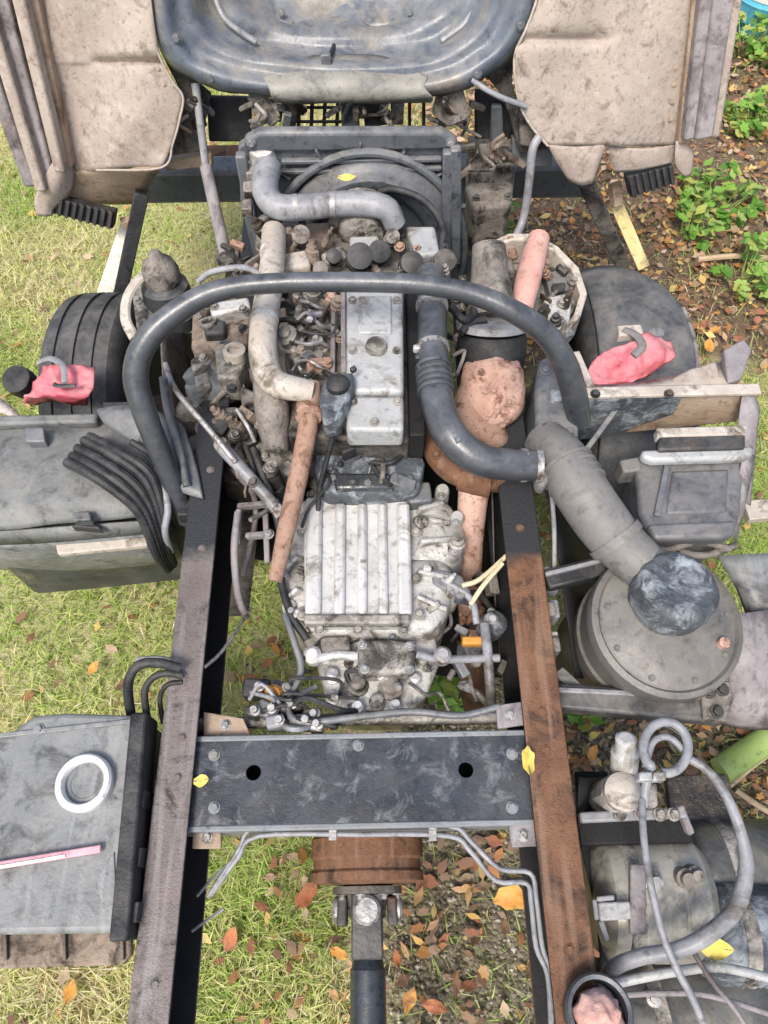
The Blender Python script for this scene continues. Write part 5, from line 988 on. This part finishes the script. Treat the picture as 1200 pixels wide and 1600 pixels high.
for u in (900, 930, 1045): bolt(t, P(u, 616, 1.092), .009, .008, material='blackmetal')
patch('shelf', [[P(905, 603, 1.0), P(985, 600, 1.02), P(1060, 585, 1.03), P(1130, 565, 1.03)], [P(900, 618, 1.06), P(985, 612, 1.07), P(1070, 606, 1.07), P(1140, 600, 1.07)]], 'cream', t, 4, .006)
pp('shelf_end', [(1050, 590), (1078, 575), (1120, 562), (1130, 600), (1060, 606)], 1.06, .06, 'beige', t, bevel=.008)
pp('shelf_ear', [(1132, 545), (1162, 528), (1176, 545), (1160, 590), (1138, 598)], 1.08, .03, 'lilac', t, bevel=.006)
bar('brace', P(898, 555, 1.05), P(922, 610, 1.06), .02, .03, 'cream', t); bar('brace', P(985, 610, 1.04), P(915, 705, .98), .014, .02, 'slate', t)
# big intake pipe
t = thing('intake_pipe', 'wide dusty grey intake pipe leading down to the round air filter', 'intake pipe', P(920, 780, .7))
ptube('pipe', [(852, 690, 1.02), (880, 722, 1.06), (908, 768, 1.07), (938, 812, 1.06), (965, 846, 1.04), (1000, 880, 1.02)], [70, 82, 86, 86, 82, 78], 'duct', t, n=22, k=6)
ax_ = P(970, 848, 1.04)-P(938, 808, 1.06)
clamp(t, P(962, 843, 1.04), ax_, .0625, 'duct', .02)
for j_ in range(4): lathe('duct_rib', P(884+j_*7, 728+j_*11, 1.062), P(930, 800, 1.06)-P(884, 728, 1.06), [(.060, -.005), (.0675, -.002), (.0675, .004), (.060, .007)], 'duct', t, 28)
finish('bead', *tube_data([P(940, 772, 1.10), P(960, 800, 1.10), P(985, 835, 1.08)], .006, 6, 4), 'lilac', t)
ptube('elbow', [(960, 845, 1.03), (985, 868, 1.02), (1010, 888, 1.0), (1040, 905, .98)], [72, 78, 80, 80], 'slate', t, n=22, k=6)
for a, b_ in (((912, 705, 1.08), (940, 765, 1.06)), ((924, 712, 1.07), (955, 770, 1.05))): bar('clip_strap', P(*a), P(*b_), .010, .01, 'cream', t, .002)
pp('joint_plate', [(838, 686), (880, 682), (890, 712), (850, 760), (838, 752)], 1.08, .05, 'duct', t, bevel=.01)
# air filter
c = P(1042, 972, .97)
t = thing('air_filter', 'round dusty grey air filter canister with mottled inlet cap', 'air filter', (c.x, c.y, .5))
tilt = Vector((.03, -.10, 1)).normalized()
bd = lathe('canister', c, tilt, [(.10, -.42), (.158, -.41), (.163, -.38), (.163, -.05), (.170, -.045), (.174, -.02), (.170, .002), (.158, .01), (.152, .002), (.142, .004), (.12, .014), (.06, .020)], 'filter', t, 56)
lathe('bead', c-tilt*.14, tilt, [(.1632, 0), (.169, .006), (.169, .014), (.1632, .02)], 'filter', bd, 48)
for i in range(9):
    a = i*.7; e1 = tilt.orthogonal().normalized(); e2 = tilt.cross(e1); bolt(bd, c+(e1*math.cos(a)+e2*math.sin(a))*.136+tilt*.006, .006, .005, tilt, 'filter')
ic = P(1062, 925, 1.075)
cp = lathe('inlet_cap', ic+Vector((0, .01, -.07)), Vector((.1, .1, 1)), [(.082, -.05), (.09, .02), (.09, .055), (.084, .07), (.07, .078), (.05, .074), (.03, .07)], 'mottled', t, 36)
cp.modifiers.new('sub', 'SUBSURF').render_levels = 2; wobble(cp, .007, .03)
lathe('canister_plug', P(1130, 1005, .985), tilt, [(.012, -.01), (.012, .008), (.006, .01)], 'pinkrust', t, 12)
bar('latch', P(935, 980, .93), P(945, 1030, .90), .02, .012, 'steel', t)
# black void plate and arms beside the filter
t = thing('filter_bracket', 'black angle bracket carrying the air filter beside the rusty rail', 'bracket', P(900, 950, .4))
bar('arm', P(852, 908, .92), P(945, 885, .93), .05, .03, 'blackmetal', t, .006); bar('arm_edge', P(852, 898, .94), P(940, 876, .95), .01, .012, 'hosegrey', t, .002)
patch('shade_sheet', [[P(848, 745, .93), P(868, 830, .9), P(880, 920, .86), P(900, 1060, .8)], [P(880, 745, .7), P(905, 830, .66), P(935, 920, .6), P(950, 1060, .55)], [P(930, 745, .5), P(960, 830, .45), P(980, 920, .4), P(980, 1060, .36)]], 'void', t, 4, .005)  # black sheet added for the shade between rail and filter
bar('lower_arm', P(868, 1090, .84), P(1128, 1112, .84), .06, .05, 'darkplastic', t, .008); bar('lower_arm_edge', P(868, 1078, .87), P(1120, 1090, .87), .012, .012, 'hosegrey', t, .003)
pp('hanger', [(1095, 1072), (1140, 1062), (1148, 1090), (1135, 1128), (1100, 1124)], .88, .03, 'casting', t, bevel=.005)
for u, v in ((1108, 1082), (1128, 1078), (1120, 1112)): bolt(t, P(u, v, .881), .011, .01, material='blackmetal')
tube('stay', [P(862, 770, .95), P(866, 830, .93), P(866, 900, .9)], .006, 'hosegrey', t, n=8)
for v in (905, 950, 1000): pp('rail_clip', [(856, v-14), (872, v-14), (876, v+14), (858, v+14)], .9, .06, 'hosegrey' if v < 990 else 'cream', t, bevel=.004)
bar('curved_strap', P(872, 1050, .82), P(905, 1082, .84), .03, .02, 'khaki', t)
# battery box
t = thing('battery_box', 'dark grey plastic box with double lid rim below the support arm', 'box', P(1080, 770, .5))
prism('box_body', [P(u, v, 1.0) for u, v in ((992, 712), (1165, 706), (1160, 800), (1150, 835), (1020, 838), (1000, 800))], (0, 0, -.3), 'boxgrey', t, .016, taper=.88, seg=3)
pp('lid_rim', [(1002, 702), (1178, 696), (1178, 710), (1162, 716), (1020, 720), (1004, 714)], 1.035, .03, 'covergrey', t, bevel=.01, seg=3)
pp('lid_top', [(1030, 680), (1166, 676), (1166, 700), (1028, 704)], 1.045, .03, 'blackmetal', t, bevel=.008)
pp('lid_lip', [(1026, 668), (1168, 664), (1168, 678), (1028, 682)], 1.05, .03, 'cream', t, bevel=.004)
pp('bottom_rim', [(1012, 818), (1152, 812), (1150, 834), (1128, 840), (1024, 842)], 1.008, .03, 'boxgrey', t, bevel=.01, seg=3)
pp('side_lug', [(968, 718), (1000, 712), (1004, 735), (975, 738)], 1.0, .06, 'duct', t, bevel=.006)
bar('strap', P(1042, 728, 1.008), P(1026, 806, 1.008), .014, .008, 'slate', t, .002)
patch('side_flap', [[P(1162, 705, 1.02), P(1180, 712, 1.0)], [P(1152, 760, .98), P(1166, 780, .95)], [P(1142, 830, .9), P(1150, 850, .88)]], 'lilac', t, 4, .005)
pp('lid_recess', [(1050, 735), (1140, 732), (1136, 800), (1040, 804)], 1.006, .02, 'boxgrey', t, bevel=.008)
for pts in ([(990, 850, .95), (1040, 860, .94), (1090, 846, .94), (1140, 858, .93)], [(1060, 862, .93), (1100, 868, .93), (1150, 852, .92)]): ptube('lower_cable', pts, 12, 'casting', t, n=8)
# light plastic sheets behind the filter
t = thing('side_skirt', 'pale lilac curved plastic skirt behind the round air filter', 'panel', P(1170, 1050, .4))
patch('sheet', [[P(1150, 960, .82), P(1185, 955, .80), P(1240, 950, .76)], [P(1142, 1040, .78), P(1180, 1040, .78), P(1240, 1040, .74)], [P(1128, 1100, .70), P(1165, 1110, .72), P(1230, 1110, .70)], [P(1125, 1130, .6), P(1160, 1138, .62), P(1220, 1140, .62)]], 'lilac', t, 4, .006, rough=.008)
t = thing('mottled_sheet', 'pale mottled grey sheet at the picture edge below the plastic box', 'panel', P(1180, 900, .4))
patch('sheet', [[P(1120, 868, .76), P(1170, 866, .78), P(1250, 864, .76)], [P(1150, 920, .74), P(1180, 920, .77), P(1250, 920, .75)], [P(1168, 968, .7), P(1190, 965, .74), P(1250, 960, .72)]], 'tankgrey', t, 4, .006, rough=.015)
pp('torn_edge', [(1162, 782), (1230, 776), (1230, 806), (1172, 812)], .5, .03, 'cream', t)

# ================================================================== AIR TANKS AND VALVES
def tank(name, c, r, ln, m, label, ang=0.0, bands=2):
    t = thing(name, label, 'air tank', (c.x, c.y, c.z-r), 'compressed air tanks'); ax_ = Vector((math.cos(ang), math.sin(ang), 0))
    b_ = c-ax_*ln/2
    body = lathe('shell', b_, ax_, [(.012, -.03), (r*.5, -.024), (r*.8, -.010), (r*.96, .012), (r, .04), (r, .06), (r*1.012, .062), (r*1.012, .068), (r, .07), (r, ln-.07), (r*1.012, ln-.068), (r*1.012, ln-.062), (r, ln-.06), (r, ln-.04), (r*.96, ln-.012), (r*.8, ln+.01), (r*.5, ln+.024), (.012, ln+.03)], m, t, 40)
    for i in range(bands):
        x = ln*(.25+.5*i/max(1, bands-1)); lathe('strap', b_+ax_*(x-.015), ax_, [(r*1.002, 0), (r*1.02, .001), (r*1.02, .03), (r*1.002, .031)], 'alloydirty', t, 40)
    return t, ax_
c = P(1015, 1415, .72)
t1, a1 = tank('air_tank', P(1008, 1400, .70), .130, .22, 'khaki', 'khaki air tank below the large bent grey hose', -.03, 1)
for u, v, m in ((1020, 1378, 'steel'), (1085, 1368, 'alloydirty'), (1070, 1372, 'casting')):
    lathe('port', P(u, v, .835), (0, -.2, 1), [(.02, -.02), (.02, .008), (.014, .01), (.014, .025), (.006, .027)], m, t1, 14)
pp('label_plate', [(985, 1350), (1010, 1350), (1010, 1460), (985, 1460)], .848, .012, 'lilac', t1, bevel=.003)
pp('mount_pad', [(935, 1410), (985, 1408), (988, 1436), (938, 1440)], .86, .03, 'covergrey', t1)
t2_, _ = tank('air_tank', P(1180, 1365, .60), .12, .34, 'tankdark', 'dark blue-grey air tank at the picture edge', 0.0, 1)
t3_, _ = tank('air_tank', P(1120, 1580, .62), .12, .62, 'tankdark', 'dark olive air tank in the bottom corner under the crossing cables', .06, 2)
tank('air_tank', P(1200, 1462, .70), .10, .30, 'mottled', 'mottled blue-grey air tank between the dark and the olive tank', -.05, 1)
lathe('port', P(1020, 1560, .74), (0, 0, 1), [(.016, -.02), (.016, .01), (.01, .012), (.01, .02)], 'steel', t3_, 12)
# tank bracket
t = thing('tank_bracket', 'dark frame with pale crossbar holding the air tanks to the rusty rail', 'bracket', P(990, 1290, .5))
bar('crossbar', P(905, 1278, .84), P(1070, 1270, .84), .022, .022, 'hosegrey', t, .005)
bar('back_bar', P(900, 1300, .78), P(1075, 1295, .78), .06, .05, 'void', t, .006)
bar('end_hook', P(1060, 1258, .85), P(1078, 1302, .82), .016, .02, 'lilac', t, .004)
patch('shade_sheet', [[P(905, 1215, .84), P(905, 1300, .8), P(930, 1420, .76), P(945, 1560, .72)], [P(960, 1215, .55), P(965, 1300, .52), P(985, 1420, .5), P(1000, 1560, .48)]], 'void', t, 4, .005)  # black sheet added to darken the gap round the tanks
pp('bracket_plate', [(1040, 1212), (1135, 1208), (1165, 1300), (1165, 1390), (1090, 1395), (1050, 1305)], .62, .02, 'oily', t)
pp('bracket_plate', [(898, 1205), (950, 1205), (955, 1300), (905, 1305)], .60, .02, 'void', t)  # black plate added to darken the ground next to the rail
for u in (968, 1000, 1030, 1052): bolt(t, P(u, 1273, .853), .010, .012, material='alloydirty')
bar('side_hook', P(928, 1405, .85), P(932, 1438, .85), .01, .012, 'hosegrey', t); bar('side_hook', P(932, 1405, .85), P(960, 1402, .86), .01, .012, 'hosegrey', t); bar('side_hook', P(938, 1438, .85), P(948, 1470, .84), .012, .012, 'hosegrey', t)
# valve
t = thing('relay_valve', 'pale cast relay valve standing beside the coiled hose', 'valve', P(970, 1225, .6))
pp('valve_body', [(945, 1215), (975, 1198), (1000, 1206), (1003, 1258), (985, 1272), (955, 1266), (942, 1240)], .88, .14, 'alloy', t, bevel=.014, seg=3)
lathe('neck', P(975, 1200, .86), (-.1, .5, .8), [(.03, 0), (.03, .05), (.022, .055), (.022, .09), (.014, .095)], 'alloy', t, 18)
lathe('bonnet', P(972, 1238, .88), (0, 0, 1), [(.04, -.01), (.04, .012), (.03, .02), (.014, .024)], 'cream', t, 22)
for u, v in ((955, 1225), (990, 1220), (960, 1258), (992, 1252)): bolt(t, P(u, v, .882), .007, .007)
pp('side_port', [(1005, 1225), (1028, 1222), (1030, 1262), (1006, 1264)], .86, .06, 'alloydirty', t, bevel=.008)
# coiled hose and cables
t = thing('coiled_hose', 'pale grey air hose coiled into an upright loop', 'hose', P(1040, 1200, .8))
def ringpts(cu, cv, ru, rv, z, a0, a1, n): return [(cu+ru*math.cos(R(a0+(a1-a0)*i/n)), cv-rv*math.sin(R(a0+(a1-a0)*i/n)), z) for i in range(n+1)]
ptube('coil', ringpts(1040, 1168, 35, 40, .99, -100, 230, 18)+[(1012, 1212, .97), (1005, 1260, .95)], 15, 'hosegrey', t, n=12, k=4)
ptube('coil', [(1008, 1200, .98), (1020, 1160, .98), (1045, 1152, .985), (1068, 1172, .98)], 11, 'hosegrey', t, n=10)
for u, v in ((1008, 1212), (1030, 1212)): pp('tie', [(u-9, v-6), (u+12, v-7), (u+12, v+8), (u-9, v+8)], 1.005, .03, 'covergrey', t)
tag(ptube('air_hose', [(1078, 1186, .97), (1108, 1206, .97), (1138, 1250, .97), (1160, 1310, .96), (1166, 1360, .95), (1150, 1418, .94), (1110, 1458, .93), (1060, 1484, .91), (1005, 1494, .89), (962, 1510, .86), (945, 1530, .8)], [13, 14, 16, 18, 24, 26, 26, 25, 24, 24, 22], 'hosegrey', None, n=12, k=5), 'large bent grey air hose sweeping round the khaki air tank', 'hose')
tag(ptube('air_cable', [(1003, 1250, .96), (1006, 1310, .98), (1018, 1390, .98), (1036, 1462, .97), (1058, 1515, .96), (1082, 1560, .95), (1112, 1630, .93)], 11, 'hosegrey', None, n=10), 'thin grey cable running straight down over the khaki air tank', 'cable')
for i, (pts, px, m, lb) in enumerate((([(955, 1538, .86), (1010, 1526, .87), (1070, 1516, .87), (1130, 1512, .87), (1230, 1535, .86)], 15, 'covergrey', 'upper pale hose crossing the bottom corner over the olive tank'), ([(960, 1556, .85), (1030, 1552, .86), (1110, 1556, .86), (1220, 1590, .84)], 9, 'lilac', 'lower thin mauve hose crossing the bottom corner over the olive tank'), ([(1085, 1490, .9), (1110, 1530, .9), (1150, 1580, .89), (1180, 1630, .88)], 8, 'lilac', 'thin mauve cable slanting away below the yellow leaf on the tank'))):
    tag(ptube('corner_hose', pts, px, m, None, n=10), lb, 'hose', 'hoses crossing the bottom corner')
t = thing('pipe_end', 'dark open pipe end stuffed with pink cloth at the foot of the rusty rail', 'pipe end', P(938, 1590, .9))
ce = P(938, 1592, .99)
lathe('sleeve', ce+Vector((0, 0, -.1)), (0, .1, 1), [(.055, 0), (.058, .09), (.060, .10), (.056, .106), (.049, .104), (.047, .06)], 'hoop', t, 30)
V, Fc = [], []
for i in range(13):
    th_ = math.pi*.5*i/12
    for j in range(20):
        ph = 2*math.pi*j/20; d = Vector((math.sin(th_)*math.cos(ph), math.sin(th_)*math.sin(ph), math.cos(th_))); V.append(ce+Vector((0, 0, -.02))+d*.045*(1+.25*noise.noise(d*3)))
Fc = [(i*20+j, i*20+(j+1) % 20, (i+1)*20+(j+1) % 20, (i+1)*20+j) for i in range(12) for j in range(20)]
finish('cloth', V, Fc, 'salmon', t, angle=180)

# ================================================================== SINGLE LEAVES
def leaf(u, v, z, px, rz, m, label, tilt=.1):
    q_ = random.Random(int(u+v)); p = P(u, v, z); s = SZ(v, z, px)*(.5 if z > .2 else .4); V, Fc = leafmesh(p.x, p.y, p.z+.012, s, rz, tilt, q_, .42)
    o = finish('fallen_leaf', [Vector(a) for a in V], Fc, m, None, angle=180); o['label'] = label; o['category'] = 'leaf'; o['group'] = 'single fallen leaves'
    sl = o.modifiers.new('sheet', 'SOLIDIFY'); sl.thickness = .0012; sd2 = o.modifiers.new('sub', 'SUBSURF'); sd2.levels = 2; sd2.render_levels = 2
    c_ = Vector(V[0]); e1_, e2_ = Vector(V[1]), Vector(V[7]); finish('midrib', *tube_data([e2_+(e2_-c_)*.35+Vector((0, 0, .006)), e2_.lerp(c_, .15)+Vector((0, 0, .0015)), c_+Vector((0, 0, .0018)), e1_.lerp(c_, .2)+Vector((0, 0, .0015))], [.0012, .0014, .0011, .0006], 5, 3), 'browndirt', o)
    return o
leaf(823, 1192, .955, 62, 1.45, 'leafyellow', 'bright yellow leaf standing against the rusty rail on the crossmember')
leaf(318, 1221, .93, 40, .1, 'leafyellow', 'yellow leaf on the crossmember beside the mauve rail')
leaf(541, 285, 1.19, 38, .1, 'leafyellow', 'yellow leaf lying on the coolant pipe at the fan cowl')
leaf(1110, 1480, .84, 78, -.15, 'leafyellow', 'large golden leaf lying between the air tanks')
leaf(924, 1178, .04, 46, 1.1, 'leaforange', 'orange leaf on the soil between the rusty rail and the relay valve')
leaf(925, 1150, .04, 36, .4, 'leafyellow', 'small yellow leaf just above the orange one by the relay valve')
leaf(800, 1402, .05, 90, .2, 'leaforange', 'large orange leaf on gravel under the brake pipe bend')
leaf(640, 1560, .03, 62, 1.2, 'leaforange', 'upright orange leaf on gravel beside the drive shaft at the bottom')
leaf(680, 1572, .03, 70, -.2, 'leafrust', 'rust red leaf on gravel right next to the upright orange leaf')
leaf(530, 1488, .05, 50, -.5, 'leaforange', 'pale orange leaf on grass beside the drive shaft')
leaf(480, 1398, .05, 80, .9, 'leafrust', 'long red leaf beside the rusty drum')
leaf(362, 1465, .05, 60, 1.2, 'leafrust', 'brown pink leaf on grass just inside the mauve rail')
leaf(112, 1550, .05, 55, 1.4, 'leaforange', 'orange leaf on the grass below the grey tank')
leaf(148, 1045, .05, 40, 1.0, 'leaforange', 'tan orange leaf on grass between the grey cover and the tank')
leaf(620, 1500, .03, 46, 1.7, 'leafrust', 'small reddish leaf standing on gravel beside the shaft')
leaf(1105, 545, .05, 50, 1.3, 'leaforange', 'orange leaf on the grass past the rounded mudguard')
